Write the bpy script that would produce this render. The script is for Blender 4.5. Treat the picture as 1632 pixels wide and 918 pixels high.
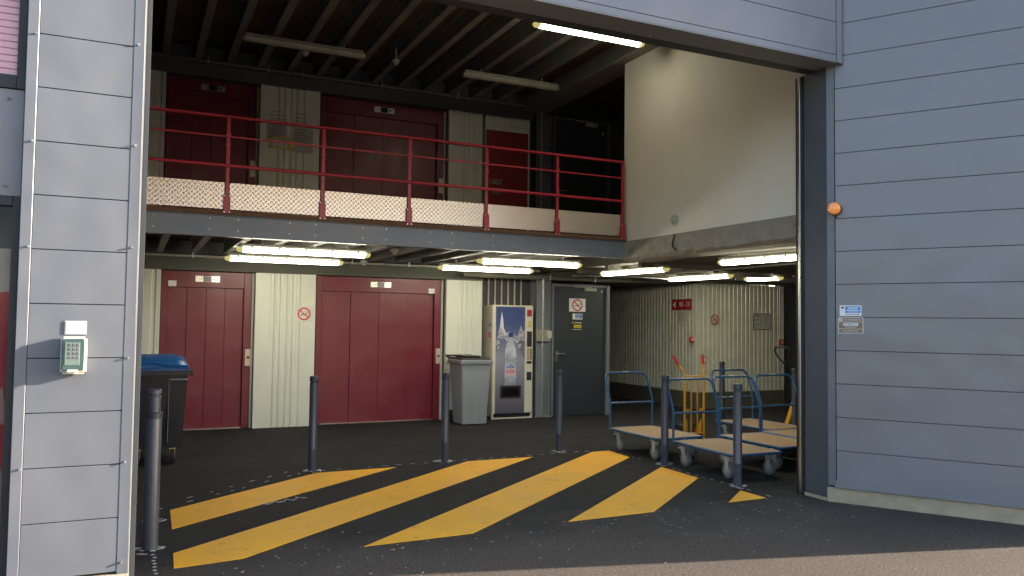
import bpy, bmesh, math, random
from mathutils import Vector, Matrix
random.seed(7)
D = bpy.data
for o in list(D.objects): D.objects.remove(o)
scn = bpy.context.scene
R = math.radians

# ------------------------------------------------------------------ camera
YAW, PITCH, ROLL = R(25.4), R(2.55), R(0.70)
fw = Vector((math.sin(YAW)*math.cos(PITCH), math.cos(YAW)*math.cos(PITCH), math.sin(PITCH)))
r0 = fw.cross(Vector((0, 0, 1))).normalized(); u0 = r0.cross(fw)
rt = r0*math.cos(ROLL) + u0*math.sin(ROLL); up = rt.cross(fw)
cd = D.cameras.new('camera'); cam = D.objects.new('camera', cd); scn.collection.objects.link(cam)
cam.matrix_world = Matrix(((rt.x, up.x, -fw.x, 0), (rt.y, up.y, -fw.y, 0), (rt.z, up.z, -fw.z, 1.6), (0, 0, 0, 1)))
cd.sensor_width = 36; cd.lens = 36*1275/1632; cd.clip_start = 0.05; cd.clip_end = 2000
scn.camera = cam

# ------------------------------------------------------------------ world, sun, exposure
SUN_EL = R(15.0); SUN_DIR = Vector((0.9672, -0.2540, 0)).normalized()
w = D.worlds.new('World'); scn.world = w; w.use_nodes = True
nt = w.node_tree; nt.nodes.clear()
out = nt.nodes.new('ShaderNodeOutputWorld'); bg = nt.nodes.new('ShaderNodeBackground'); sky = nt.nodes.new('ShaderNodeTexSky')
sky.sky_type = 'NISHITA'; sky.sun_disc = False; sky.sun_elevation = SUN_EL
sky.sun_rotation = math.atan2(SUN_DIR.x, SUN_DIR.y)
sky.dust_density = 1.4; sky.air_density = 1.0; sky.ozone_density = 1.2
bg.inputs[1].default_value = 0.115
nt.links.new(sky.outputs[0], bg.inputs[0]); nt.links.new(bg.outputs[0], out.inputs[0])
sl = D.lights.new('sun', 'SUN'); sun = D.objects.new('sun', sl); scn.collection.objects.link(sun)
sl.energy = 4.7; sl.angle = R(0.5); sl.color = (1.0, 0.83, 0.66)
sd = Vector((SUN_DIR.x*math.cos(SUN_EL), SUN_DIR.y*math.cos(SUN_EL), math.sin(SUN_EL)))
sun.rotation_euler = sd.to_track_quat('Z', 'Y').to_euler()
vs = scn.view_settings; vs.view_transform = 'Standard'; vs.look = 'None'; vs.gamma = 1; vs.use_curve_mapping = False
vs.exposure = 2.18
scn.render.engine = 'CYCLES'; scn.cycles.max_bounces = 8; scn.cycles.diffuse_bounces = 5
scn.cycles.sample_clamp_indirect = 6
scn.render.resolution_x, scn.render.resolution_y = 1024, 576

# ------------------------------------------------------------------ materials
MATS = {}
def mat(name, col, rough=0.6, metal=0.0, var=0.10, vscale=3.0, bump=0.0, bscale=80.0, spec=0.5, emis=None, estr=0.0,
        trans=0.0, dirt=0.0, rvar=0.08, alpha=1.0, coat=0.0, wave=0.0, scuff=0.0):
    if name in MATS: return MATS[name]
    m = D.materials.new(name); m.use_nodes = True; n = m.node_tree.nodes; L = m.node_tree.links
    p = n['Principled BSDF']
    p.inputs['Roughness'].default_value = rough; p.inputs['Metallic'].default_value = metal
    p.inputs['Specular IOR Level'].default_value = spec
    p.inputs['Coat Weight'].default_value = coat
    tc = n.new('ShaderNodeTexCoord')
    nz = n.new('ShaderNodeTexNoise'); nz.inputs['Scale'].default_value = vscale; nz.inputs['Detail'].default_value = 6
    L.new(tc.outputs['Object'], nz.inputs['Vector'])
    ramp = n.new('ShaderNodeMapRange'); ramp.inputs[1].default_value = 0.3; ramp.inputs[2].default_value = 0.7
    ramp.inputs[3].default_value = 1-var; ramp.inputs[4].default_value = 1+var
    L.new(nz.outputs[0], ramp.inputs[0])
    mul = n.new('ShaderNodeVectorMath'); mul.operation = 'SCALE'; mul.inputs[0].default_value = col
    L.new(ramp.outputs[0], mul.inputs['Scale'])
    csock = mul.outputs[0]
    if dirt > 0:
        d = n.new('ShaderNodeTexNoise'); d.inputs['Scale'].default_value = 1.3; d.inputs['Detail'].default_value = 9; d.inputs['Roughness'].default_value = 0.7
        L.new(tc.outputs['Object'], d.inputs['Vector'])
        dr = n.new('ShaderNodeMapRange'); dr.inputs[1].default_value = 0.5; dr.inputs[2].default_value = 0.75; dr.inputs[4].default_value = dirt
        L.new(d.outputs[0], dr.inputs[0])
        mx = n.new('ShaderNodeMix'); mx.data_type = 'RGBA'; L.new(dr.outputs[0], mx.inputs[0]); L.new(csock, mx.inputs[6])
        mx.inputs[7].default_value = (col[0]*.45+.02, col[1]*.42+.017, col[2]*.38+.012, 1); csock = mx.outputs[2]
    if scuff:        # thin pale scratches and rubbed chalky patches
        sc1 = n.new('ShaderNodeTexNoise'); sc1.inputs['Scale'].default_value = 5; sc1.inputs['Detail'].default_value = 10; sc1.inputs['Roughness'].default_value = .75; sc1.inputs['Distortion'].default_value = 1.5
        mp = n.new('ShaderNodeMapping'); mp.inputs['Scale'].default_value = (1, 1, 3.5); L.new(tc.outputs['Object'], mp.inputs[0]); L.new(mp.outputs[0], sc1.inputs['Vector'])
        sr_ = n.new('ShaderNodeMapRange'); sr_.inputs[1].default_value = .60; sr_.inputs[2].default_value = .72; sr_.inputs[4].default_value = scuff; L.new(sc1.outputs[0], sr_.inputs[0])
        mx2 = n.new('ShaderNodeMix'); mx2.data_type = 'RGBA'; L.new(sr_.outputs[0], mx2.inputs[0]); L.new(csock, mx2.inputs[6])
        mx2.inputs[7].default_value = (col[0]*.6+.16, col[1]*.6+.155, col[2]*.6+.15, 1); csock = mx2.outputs[2]
    L.new(csock, p.inputs['Base Color'])
    if rvar:
        rr = n.new('ShaderNodeMapRange'); rr.inputs[1].default_value = 0.3; rr.inputs[2].default_value = 0.7
        rr.inputs[3].default_value = max(0.02, rough-rvar); rr.inputs[4].default_value = min(1, rough+rvar)
        L.new(nz.outputs[0], rr.inputs[0]); L.new(rr.outputs[0], p.inputs['Roughness'])
    if bump:
        b = n.new('ShaderNodeTexNoise'); b.inputs['Scale'].default_value = bscale; b.inputs['Detail'].default_value = 4
        L.new(tc.outputs['Object'], b.inputs['Vector'])
        bp = n.new('ShaderNodeBump'); bp.inputs['Strength'].default_value = bump; bp.inputs['Distance'].default_value = 0.01
        L.new(b.outputs[0], bp.inputs['Height']); L.new(bp.outputs[0], p.inputs['Normal'])
        if wave:     # slow buckling of thin sheet
            b2 = n.new('ShaderNodeTexNoise'); b2.inputs['Scale'].default_value = 2.2; b2.inputs['Detail'].default_value = 1
            L.new(tc.outputs['Object'], b2.inputs['Vector'])
            bp2 = n.new('ShaderNodeBump'); bp2.inputs['Strength'].default_value = 1.0; bp2.inputs['Distance'].default_value = wave
            L.new(b2.outputs[0], bp2.inputs['Height']); L.new(bp.outputs[0], bp2.inputs['Normal']); L.new(bp2.outputs[0], p.inputs['Normal'])
    if emis:
        p.inputs['Emission Color'].default_value = (*emis, 1); p.inputs['Emission Strength'].default_value = estr
    if trans: p.inputs['Transmission Weight'].default_value = trans
    if alpha < 1: p.inputs['Alpha'].default_value = alpha
    MATS[name] = m; return m

clad = mat('painted_cladding', (0.120, 0.136, 0.166), 0.42, var=0.05, vscale=1.2, bump=0.02, bscale=220, dirt=0.10, spec=0.6, wave=0.02, scuff=0.12)
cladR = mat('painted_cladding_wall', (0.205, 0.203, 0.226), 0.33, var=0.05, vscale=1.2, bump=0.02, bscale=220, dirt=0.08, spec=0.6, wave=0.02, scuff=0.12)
jambm = mat('jamb_paint', (0.085, 0.095, 0.115), 0.45, var=0.06)
darkm = mat('dark_paint', (0.022, 0.024, 0.028), 0.5)
hdm = mat('header_cladding', (0.185, 0.20, 0.24), 0.35, var=0.05, vscale=1.2, bump=0.02, bscale=220, dirt=0.08, wave=0.02, scuff=0.12)
groove = mat('joint_backing', (0.03, 0.033, 0.04), 0.8)  # dark backing seen through the gaps between panels
alu = mat('aluminium', (0.62, 0.62, 0.60), 0.32, 1.0)
trimlit = mat('pale_trim', (0.55, 0.55, 0.50), 0.4)
galv = mat('galvanised_steel', (0.55, 0.56, 0.57), 0.38, 0.9, var=0.2, vscale=30)
red = mat('burgundy_paint', (0.165, 0.013, 0.030), 0.36, var=0.06, bump=0.05, bscale=300, wave=0.012, scuff=0.10)
redrail = mat('railing_paint', (0.42, 0.025, 0.055), 0.35, var=0.06)
cream = mat('cream_sheet', (0.66, 0.69, 0.61), 0.42, var=0.04, dirt=0.10)
beigem = mat('beige_wall', (0.84, 0.82, 0.75), 0.8, var=0.03, vscale=2, bump=0.12, bscale=160, dirt=0.05, scuff=0.06)
steelgrey = mat('grey_steel_paint', (0.11, 0.12, 0.135), 0.45, var=0.12, dirt=0.2)
beamblue = mat('beam_paint', (0.20, 0.235, 0.29), 0.42, var=0.06, dirt=0.15, scuff=0.25)
joistm = mat('joist_paint', (0.24, 0.24, 0.225), 0.55, var=0.15, dirt=0.2)
woodm = mat('ceiling_board', (0.20, 0.14, 0.10), 0.85, var=0.25, vscale=2)
plym = mat('plywood_edge', (0.16, 0.085, 0.045), 0.8, var=0.3, vscale=30)
intdark = mat('interior_dark_wall', (0.10, 0.104, 0.106), 0.8, var=0.1)
# bulkhead
bulkm = mat('bulkhead_paint', (0.10, 0.105, 0.085), 0.7, var=0.08)
slabm = mat('slab_underside', (0.16, 0.155, 0.125), 0.8, var=0.12, bump=0.2, bscale=20)
boll = mat('bollard_paint', (0.065, 0.075, 0.105), 0.35, var=0.08, spec=0.6, scuff=0.35)
bollring = mat('bollard_ring', (0.035, 0.04, 0.055), 0.4)
bluep = mat('blue_tube_paint', (0.035, 0.115, 0.235), 0.35, var=0.1, scuff=0.35)
boardm = mat('chipboard_deck', (0.36, 0.235, 0.125), 0.6, var=0.10, vscale=12, dirt=0.25, scuff=0.25)
rubber = mat('grey_rubber', (0.17, 0.17, 0.175), 0.7)
brubber = mat('black_rubber', (0.015, 0.015, 0.016), 0.7)
chrome = mat('zinc_plate', (0.55, 0.56, 0.58), 0.35, 0.35)
yelp = mat('yellow_paint_metal', (0.62, 0.31, 0.02), 0.35, var=0.08)
redg = mat('red_grip', (0.5, 0.02, 0.02), 0.4)
greyplas = mat('grey_plastic', (0.27, 0.30, 0.325), 0.5, var=0.05, scuff=0.2)
blkplas = mat('black_plastic', (0.02, 0.022, 0.027), 0.42)
blueplas = mat('blue_plastic', (0.014, 0.105, 0.32), 0.35, var=0.05)
white = mat('white_plastic', (0.72, 0.71, 0.66), 0.4, var=0.03)
paper = mat('paper', (0.8, 0.8, 0.78), 0.7, var=0.03)
papero = mat('old_paper', (0.50, 0.50, 0.44), 0.6, var=0.05)
inkd = mat('dark_ink', (0.02, 0.02, 0.025), 0.6)
inkr = mat('red_ink', (0.50, 0.02, 0.03), 0.5)
inkb = mat('blue_ink', (0.03, 0.16, 0.50), 0.5)
inkw = mat('white_ink', (0.82, 0.82, 0.82), 0.5)
inky = mat('yellow_ink', (0.72, 0.55, 0.03), 0.5)
brownsign = mat('brown_sign', (0.24, 0.155, 0.095), 0.45)
signred = mat('sign_red', (0.42, 0.018, 0.03), 0.45)
greydoor = mat('anthracite_door', (0.028, 0.036, 0.045), 0.5, var=0.04, bump=0.05, bscale=300)
stain = mat('stainless', (0.6, 0.58, 0.54), 0.35, 0.8)
screen = mat('display_screen', (0.015, 0.02, 0.04), 0.2)
beige_plate = mat('call_plate', (0.62, 0.52, 0.42), 0.4, 0.3)
orange = mat('orange_lens', (0.90, 0.30, 0.06), 0.2, coat=0.5, emis=(1, .3, .06), estr=0.05)
lampglow = mat('lit_tube', (0.9, 0.9, 0.85), 0.4, emis=(1.0, 0.93, 0.72), estr=7.5)
lamphigh = mat('lit_tube_dim', (0.9, 0.9, 0.85), 0.4, emis=(1.0, 0.90, 0.66), estr=4.0)
lampend = mat('lamp_end', (0.55, 0.52, 0.32), 0.4, emis=(0.9, 0.78, 0.25), estr=0.12)
lampoff = mat('unlit_diffuser', (0.42, 0.41, 0.34), 0.25, var=0.05, spec=0.7)
housing = mat('lamp_housing', (0.30, 0.30, 0.26), 0.5)
concr = mat('concrete', (0.33, 0.31, 0.27), 0.9, var=0.15, vscale=8, bump=0.6, bscale=40, dirt=0.5)
plinthm = mat('concrete_plinth', (0.42, 0.35, 0.26), 0.9, var=0.15, vscale=6, bump=0.4, bscale=60, dirt=0.4)

def asphalt():
    m = D.materials.new('asphalt'); m.use_nodes = True; n = m.node_tree.nodes; L = m.node_tree.links; p = n['Principled BSDF']
    tc = n.new('ShaderNodeTexCoord')
    def noise(s, d=6, r=.6, coord=None):
        z = n.new('ShaderNodeTexNoise'); z.inputs['Scale'].default_value = s; z.inputs['Detail'].default_value = d; z.inputs['Roughness'].default_value = r
        L.new(coord or tc.outputs['Object'], z.inputs['Vector']); return z.outputs[0]
    def mr(x, a, b, c, d):
        z = n.new('ShaderNodeMapRange'); z.inputs[1].default_value = a; z.inputs[2].default_value = b; z.inputs[3].default_value = c; z.inputs[4].default_value = d
        L.new(x, z.inputs[0]); return z.outputs[0]
    def mix(f, a, b):
        z = n.new('ShaderNodeMix'); z.data_type = 'RGBA'; L.new(f, z.inputs[0])
        for s, v in ((6, a), (7, b)):
            if isinstance(v, tuple): z.inputs[s].default_value = (*v, 1)
            else: L.new(v, z.inputs[s])
        return z.outputs[2]
    # lighter, warmer tone outside puts low-sun brightness into the colour; darker asphalt inside
    sx = n.new('ShaderNodeSeparateXYZ'); L.new(tc.outputs['Object'], sx.inputs[0])
    fine = mix(mr(noise(1.2, 8), .35, .7, 0, 1), (0.036, 0.036, 0.039), (0.056, 0.056, 0.060))
    fine = mix(mr(noise(5, 10, .8), .50, .80, 0, .6), fine, (0.10, 0.098, 0.10))
    vo = n.new('ShaderNodeTexVoronoi'); vo.inputs['Scale'].default_value = 150; L.new(tc.outputs['Object'], vo.inputs['Vector'])
    grain = mr(vo.outputs['Distance'], 0, .6, 1.35, .65)
    sc = n.new('ShaderNodeVectorMath'); sc.operation = 'SCALE'; L.new(fine, sc.inputs[0]); L.new(grain, sc.inputs['Scale'])
    base = sc.outputs[0]
    spk = n.new('ShaderNodeTexVoronoi'); spk.inputs['Scale'].default_value = 8; L.new(tc.outputs['Object'], spk.inputs['Vector'])
    sm = mr(spk.outputs['Distance'], .05, .09, 1, 0)
    gate = mr(noise(1.7, 3), .52, .6, 0, 1)
    mm = n.new('ShaderNodeMath'); mm.operation = 'MULTIPLY'; L.new(sm, mm.inputs[0]); L.new(gate, mm.inputs[1])
    base = mix(mm.outputs[0], base, (0.30, 0.29, 0.28))
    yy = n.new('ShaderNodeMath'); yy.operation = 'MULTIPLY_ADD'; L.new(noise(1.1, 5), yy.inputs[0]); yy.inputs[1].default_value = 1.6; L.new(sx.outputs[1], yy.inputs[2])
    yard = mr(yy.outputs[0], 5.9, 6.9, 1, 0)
    sunlit_tone = mix(mr(noise(55, 4, .75), .40, .60, 0, 1), (0.095, 0.081, 0.072), (0.235, 0.198, 0.170))
    sunlit_tone = mix(mr(noise(.9, 7), .3, .75, 0, .35), sunlit_tone, (0.07, 0.066, 0.064))
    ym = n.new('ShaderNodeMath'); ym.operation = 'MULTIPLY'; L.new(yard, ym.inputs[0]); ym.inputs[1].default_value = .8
    base = mix(ym.outputs[0], base, sunlit_tone)
    # tyre rubbed lanes and old oil spots
    oil = n.new('ShaderNodeTexVoronoi'); oil.inputs['Scale'].default_value = .9; L.new(tc.outputs['Object'], oil.inputs['Vector'])
    base = mix(mr(oil.outputs['Distance'], .04, .13, .55, 0), base, (0.022, 0.022, 0.023))
    L.new(base, p.inputs['Base Color']); p.inputs['Roughness'].default_value = 0.85; p.inputs['Specular IOR Level'].default_value = 0.3
    bp = n.new('ShaderNodeBump'); bp.inputs['Strength'].default_value = 1.0; bp.inputs['Distance'].default_value = 0.018
    ad = n.new('ShaderNodeMath'); ad.operation = 'ADD'
    L.new(mr(vo.outputs['Distance'], 0, .7, 1, 0), ad.inputs[0]); L.new(noise(45, 4), ad.inputs[1]); L.new(ad.outputs[0], bp.inputs['Height'])
    L.new(bp.outputs[0], p.inputs['Normal'])
    return m
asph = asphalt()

def paint_on_ground():
    m = mat('yellow_road_paint', (0.92, 0.445, 0.012), 0.6, var=0.08, vscale=2.5, bump=0.35, bscale=120)
    n = m.node_tree.nodes; L = m.node_tree.links; p = n['Principled BSDF']
    src = p.inputs['Base Color'].links[0].from_socket
    tc = n.new('ShaderNodeTexCoord')
    z = n.new('ShaderNodeTexNoise'); z.inputs['Scale'].default_value = 7; z.inputs['Detail'].default_value = 12; z.inputs['Roughness'].default_value = .78
    L.new(tc.outputs['Object'], z.inputs['Vector'])
    r = n.new('ShaderNodeMapRange'); r.inputs[1].default_value = .56; r.inputs[2].default_value = .72; r.inputs[4].default_value = .75
    L.new(z.outputs[0], r.inputs[0])
    mx = n.new('ShaderNodeMix'); mx.data_type = 'RGBA'; L.new(r.outputs[0], mx.inputs[0]); L.new(src, mx.inputs[6]); mx.inputs[7].default_value = (.10, .075, .04, 1)
    L.new(mx.outputs[2], p.inputs['Base Color']); return m
yroad = paint_on_ground()

def tread(name, col, scale, metal, rough, strength):
    m = D.materials.new(name); m.use_nodes = True; n = m.node_tree.nodes; L = m.node_tree.links; p = n['Principled BSDF']
    p.inputs['Base Color'].default_value = (*col, 1); p.inputs['Metallic'].default_value = metal; p.inputs['Roughness'].default_value = rough
    tc = n.new('ShaderNodeTexCoord'); s = n.new('ShaderNodeSeparateXYZ'); L.new(tc.outputs['Object'], s.inputs[0])
    def mth(op, a, b=None):
        z = n.new('ShaderNodeMath'); z.operation = op
        for i, v in enumerate((a, b)):
            if v is None: continue
            if isinstance(v, (int, float)): z.inputs[i].default_value = v
            else: L.new(v, z.inputs[i])
        return z.outputs[0]
    h = mth('ADD', s.outputs[0], s.outputs[1])
    a = mth('MULTIPLY', mth('ADD', h, s.outputs[2]), scale); b = mth('MULTIPLY', mth('SUBTRACT', h, s.outputs[2]), scale)
    ck = mth('MODULO', mth('ADD', mth('FLOOR', a), mth('FLOOR', b)), 2)
    ck = mth('ABSOLUTE', ck)
    def bar(u, v):   # elongated raised lens inside its cell
        fu = mth('ABSOLUTE', mth('SUBTRACT', mth('FRACT', u), .5)); fv = mth('ABSOLUTE', mth('SUBTRACT', mth('FRACT', v), .5))
        e = mth('ADD', mth('POWER', mth('MULTIPLY', fu, 2.05), 2), mth('POWER', mth('MULTIPLY', fv, 5.5), 2))
        return mth('MAXIMUM', mth('SUBTRACT', 1.0, e), 0)
    hh = mth('ADD', mth('MULTIPLY', bar(a, b), ck), mth('MULTIPLY', bar(b, a), mth('SUBTRACT', 1.0, ck)))
    bp = n.new('ShaderNodeBump'); bp.inputs['Strength'].default_value = strength; bp.inputs['Distance'].default_value = 0.012
    L.new(hh, bp.inputs['Height']); L.new(bp.outputs[0], p.inputs['Normal']); return m
treadalu = tread('tread_plate', (0.72, 0.66, 0.58), 18, 1.0, 0.38, 0.36)
treaddark = tread('dark_tread_plate', (0.22, 0.20, 0.15), 11, 0.5, 0.3, 1.0)

# ------------------------------------------------------------------ object helpers
def setp(o, label=None, cat=None, group=None, kind=None):
    if label: o['label'] = label
    if cat: o['category'] = cat
    if group: o['group'] = group
    if kind: o['kind'] = kind
    return o
def thing(name, loc, label, cat, group=None, rz=0.0):
    o = D.objects.new(name, None); scn.collection.objects.link(o); o.location = loc; o.rotation_euler = (0, 0, rz)
    o.empty_display_size = 0.1
    return setp(o, label, cat, group)
def rootmat(o):
    while o.parent: o = o.parent
    return Matrix.Translation(o.location) @ o.rotation_euler.to_matrix().to_4x4() if o.type == 'EMPTY' else Matrix.Identity(4)

class MB:
    def __init__(s): s.bm = bmesh.new()
    def _add(s, tmp):
        me = D.meshes.new('t'); tmp.to_mesh(me); tmp.free(); s.bm.from_mesh(me); D.meshes.remove(me)
    def box(s, a, b, bev=0.0, M=None, seg=1):
        t = bmesh.new(); bmesh.ops.create_cube(t, size=1)
        c = [(a[i]+b[i])/2 for i in range(3)]; d = [abs(b[i]-a[i]) for i in range(3)]
        for v in t.verts: v.co = Vector((c[0]+v.co.x*d[0], c[1]+v.co.y*d[1], c[2]+v.co.z*d[2]))
        if bev: bmesh.ops.bevel(t, geom=t.edges[:], offset=min(bev, min(d)*.45), segments=seg, affect='EDGES')
        if M: bmesh.ops.transform(t, matrix=M, verts=t.verts)
        s._add(t); return s
    def cyl(s, p, q, r, seg=16, r2=None, cap=True):
        p, q = Vector(p), Vector(q); d = q-p
        t = bmesh.new(); bmesh.ops.create_cone(t, cap_ends=cap, segments=seg, radius1=r, radius2=r if r2 is None else r2, depth=d.length)
        M = Matrix.Translation((p+q)/2) @ d.to_track_quat('Z', 'Y').to_matrix().to_4x4()
        bmesh.ops.transform(t, matrix=M, verts=t.verts); s._add(t); return s
    def tube(s, pts, r, seg=10):
        pts = [Vector(p) for p in pts]; t = bmesh.new(); rings = []
        n = len(pts); nrm = None
        for i, p in enumerate(pts):
            d = (pts[min(i+1, n-1)]-pts[max(i-1, 0)]).normalized()
            if nrm is None:
                nrm = d.orthogonal().normalized()
            nrm = (nrm - d*nrm.dot(d)).normalized(); b = d.cross(nrm)
            rings.append([t.verts.new(p + nrm*r*math.cos(2*math.pi*k/seg) + b*r*math.sin(2*math.pi*k/seg)) for k in range(seg)])
        for i in range(n-1):
            for k in range(seg):
                t.faces.new((rings[i][k], rings[i][(k+1) % seg], rings[i+1][(k+1) % seg], rings[i+1][k]))
        t.faces.new(rings[0][::-1]); t.faces.new(rings[-1])
        s._add(t); return s
    def lathe(s, prof, c=(0, 0, 0), seg=24, M=None):
        t = bmesh.new(); rings = []
        for r, z in prof: rings.append([t.verts.new((c[0]+r*math.cos(2*math.pi*k/seg), c[1]+r*math.sin(2*math.pi*k/seg), c[2]+z)) for k in range(seg)])
        for i in range(len(prof)-1):
            for k in range(seg): t.faces.new((rings[i][k], rings[i][(k+1) % seg], rings[i+1][(k+1) % seg], rings[i+1][k]))
        t.faces.new(rings[0][::-1]); t.faces.new(rings[-1])
        if M: bmesh.ops.transform(t, matrix=M, verts=t.verts)
        s._add(t); return s
    def prism(s, poly, axis, a, b):
        """polygon in the two other axes, extruded along axis from a to b"""
        t = bmesh.new()
        def P(u, v, h): return {'x': (h, u, v), 'y': (u, h, v), 'z': (u, v, h)}[axis]
        lo = [t.verts.new(P(u, v, a)) for u, v in poly]; hi = [t.verts.new(P(u, v, b)) for u, v in poly]
        t.faces.new(lo); t.faces.new(hi[::-1]); n = len(poly)
        for i in range(n): t.faces.new((lo[i], hi[i], hi[(i+1) % n], lo[(i+1) % n]))
        bmesh.ops.recalc_face_normals(t, faces=t.faces[:]); s._add(t); return s
    def loft(s, sections):
        t = bmesh.new(); rings = [[t.verts.new(p) for p in sec] for sec in sections]; n = len(rings[0])
        for i in range(len(rings)-1):
            for k in range(n): t.faces.new((rings[i][k], rings[i][(k+1) % n], rings[i+1][(k+1) % n], rings[i+1][k]))
        t.faces.new(rings[0][::-1]); t.faces.new(rings[-1])
        bmesh.ops.recalc_face_normals(t, faces=t.faces[:]); s._add(t); return s
    def build(s, name, m, parent=None, smooth=False, M=None, local=False):
        if M: bmesh.ops.transform(s.bm, matrix=M, verts=s.bm.verts)
        if parent is not None and not local:
            bmesh.ops.transform(s.bm, matrix=rootmat(parent).inverted(), verts=s.bm.verts)
        me = D.meshes.new(name); s.bm.to_mesh(me); s.bm.free()
        me.materials.append(m)
        if smooth:
            for f in me.polygons: f.use_smooth = True
            try: me.set_sharp_from_angle(angle=R(35))
            except Exception: pass
        o = D.objects.new(name, me); scn.collection.objects.link(o)
        if parent is not None: o.parent = parent
        return o

def text(s, size, m, M, parent, name='lettering', depth=0.0008, sx=1.0, align='CENTER'):
    c = D.curves.new('t', 'FONT'); c.body = s; c.size = size; c.align_x = align; c.align_y = 'CENTER'; c.extrude = depth; c.resolution_u = 3
    o = D.objects.new('t', c); scn.collection.objects.link(o)
    dg = bpy.context.evaluated_depsgraph_get(); me = D.meshes.new_from_object(o.evaluated_get(dg))
    D.objects.remove(o); D.curves.remove(c)
    me.transform(rootmat(parent).inverted() @ M @ Matrix.Diagonal((sx, 1, 1, 1)))
    me.name = name; me.materials.clear(); me.materials.append(m)
    ob = D.objects.new(name, me); scn.collection.objects.link(ob); ob.parent = parent; return ob
def face(pos, right, upv=(0, 0, 1)):
    """matrix whose local x runs along right, y along up, z out of the face"""
    r = Vector(right).normalized(); u = Vector(upv).normalized(); n = r.cross(u)
    return Matrix(((r.x, u.x, n.x, pos[0]), (r.y, u.y, n.y, pos[1]), (r.z, u.z, n.z, pos[2]), (0, 0, 0, 1)))
def copy_tree(o, parent=None):
    c = o.copy(); scn.collection.objects.link(c); c.parent = parent
    for ch in [x for x in D.objects if x.parent == o]: copy_tree(ch, c)
    return c
def flatbox(mb, M, x0, y0, x1, y1, t0=0.0, t1=0.002, bev=0): mb.box((x0, y0, t0), (x1, y1, t1), bev, M)
def ring(mb, M, cx, cy, ro, ri, t0, t1, seg=40):
    t = bmesh.new(); vs_ = []
    for k in range(seg):
        a = 2*math.pi*k/seg; c, s_ = math.cos(a), math.sin(a)
        vs_.append([t.verts.new((cx+r*c, cy+r*s_, z)) for r, z in ((ro, t0), (ro, t1), (ri, t1), (ri, t0))])
    for k in range(seg):
        A, B = vs_[k], vs_[(k+1) % seg]
        for i in range(4): t.faces.new((A[i], B[i], B[(i+1) % 4], A[(i+1) % 4]))
    bmesh.ops.recalc_face_normals(t, faces=t.faces[:])
    bmesh.ops.transform(t, matrix=M, verts=t.verts); mb._add(t)

# ================================================================== SETTING
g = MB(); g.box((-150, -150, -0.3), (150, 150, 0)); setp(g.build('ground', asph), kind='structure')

# --- entrance pier left of the opening
FY = 5.335
pier = thing('cladding_pier', (-0.25, FY, 0), 'pale grey sunlit pier of flat horizontal cladding panels left of the opening', 'wall')
def rows(x0, x1, zs, y0, y1, gap=0.0045, bev=0.002):
    mb = MB()
    for a, b in zip(zs[:-1], zs[1:]): mb.box((x0, y0, a+gap/2), (x1, y1, b-gap/2), bev)
    return mb
zs = [0.105]+[0.423+0.3148*k for k in range(0, 22)]
rows(-0.532, -0.036, zs, FY, FY+0.03).build('cladding_panels', clad, pier)
b = MB(); b.box((-0.60, FY+0.032, 0.02), (0.0, FY+0.35, 7.2)); b.build('backing', groove, pier)
b = MB(); b.box((-0.036, FY-0.0025, 0.09), (0.026, FY+0.02, 7.2), 0.003); b.box((0.020, FY+0.02, 0.09), (0.026, FY+0.42, 7.2)); b.build('corner_trim', clad, pier)
b = MB(); b.box((-0.593, FY-0.0025, 0.09), (-0.534, FY+0.02, 7.2), 0.003); b.box((-0.593, FY+0.02, 0.09), (-0.588, FY+0.12, 7.2)); b.build('corner_trim', clad, pier)
b = MB(); b.box((0.027, FY-0.001, 0.02), (0.031, FY+0.03, 7.2)); b.build('edge_seal', trimlit, pier)
b = MB(); b.box((0.027, FY+0.05, 0), (0.062, FY+0.45, 4.05), 0.003); b.build('jamb_rail', steelgrey, pier)
b = MB(); b.box((-0.60, FY-0.015, 0.075), (0.026, FY+0.028, 0.09), 0.002); b.box((-0.60, FY+0.005, 0), (0.02, FY+0.3, 0.075)); b.build('plinth', plinthm, pier)
for x, z in [(-0.008, z) for z in (0.16, 0.75, 1.367, 2.03, 2.65, 3.27)]+[(-0.545, z) for z in (0.74, 2.01, 2.62, 3.25)]:
    b = MB(); b.cyl((x, FY-0.020, z), (x, FY-0.006, z), 0.0065, 10); b.build('screw', galv, pier)

# --- header above opening
hd = thing('header_fascia', (3.0, FY, 4.06), 'blue grey panelled fascia spanning the top of the wide opening', 'wall')
hz = [4.13+0.3103*k for k in range(0, 11)]
b = rows(0.035, 5.835, hz, FY, FY+0.03); b.box((0.035, FY, 4.07), (5.835, FY+0.03, 4.128), 0.002); b.build('cladding_panels', hdm, hd)
b = MB(); b.box((0.035, FY+0.032, 4.09), (5.92, FY+0.385, 7.2)); b.build('backing', groove, hd)
b = MB(); b.box((0.035, FY-0.004, 4.055), (5.925, FY+0.03, 4.068), 0.001); b.box((0.035, FY+0.03, 4.058), (5.88, FY+0.265, 4.066)); b.build('soffit', mat('soffit_paint', (.17, .175, .18), .5), hd)
b = MB(); b.box((5.837, FY-0.012, 4.056), (5.90, FY+0.03, 7.2), 0.003); b.build('corner_trim', hdm, hd)
b = MB(); b.box((0.06, FY+0.267, 4.055), (5.95, FY+0.39, 4.088), 0.003); b.build('lintel_rail', darkm, hd)
for x in (1.9, 2.9, 3.9, 4.9):
    b = MB(); b.cyl((x, FY+0.20, 4.045), (x, FY+0.20, 4.058), 0.007, 8); b.build('screw', galv, hd)

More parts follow.
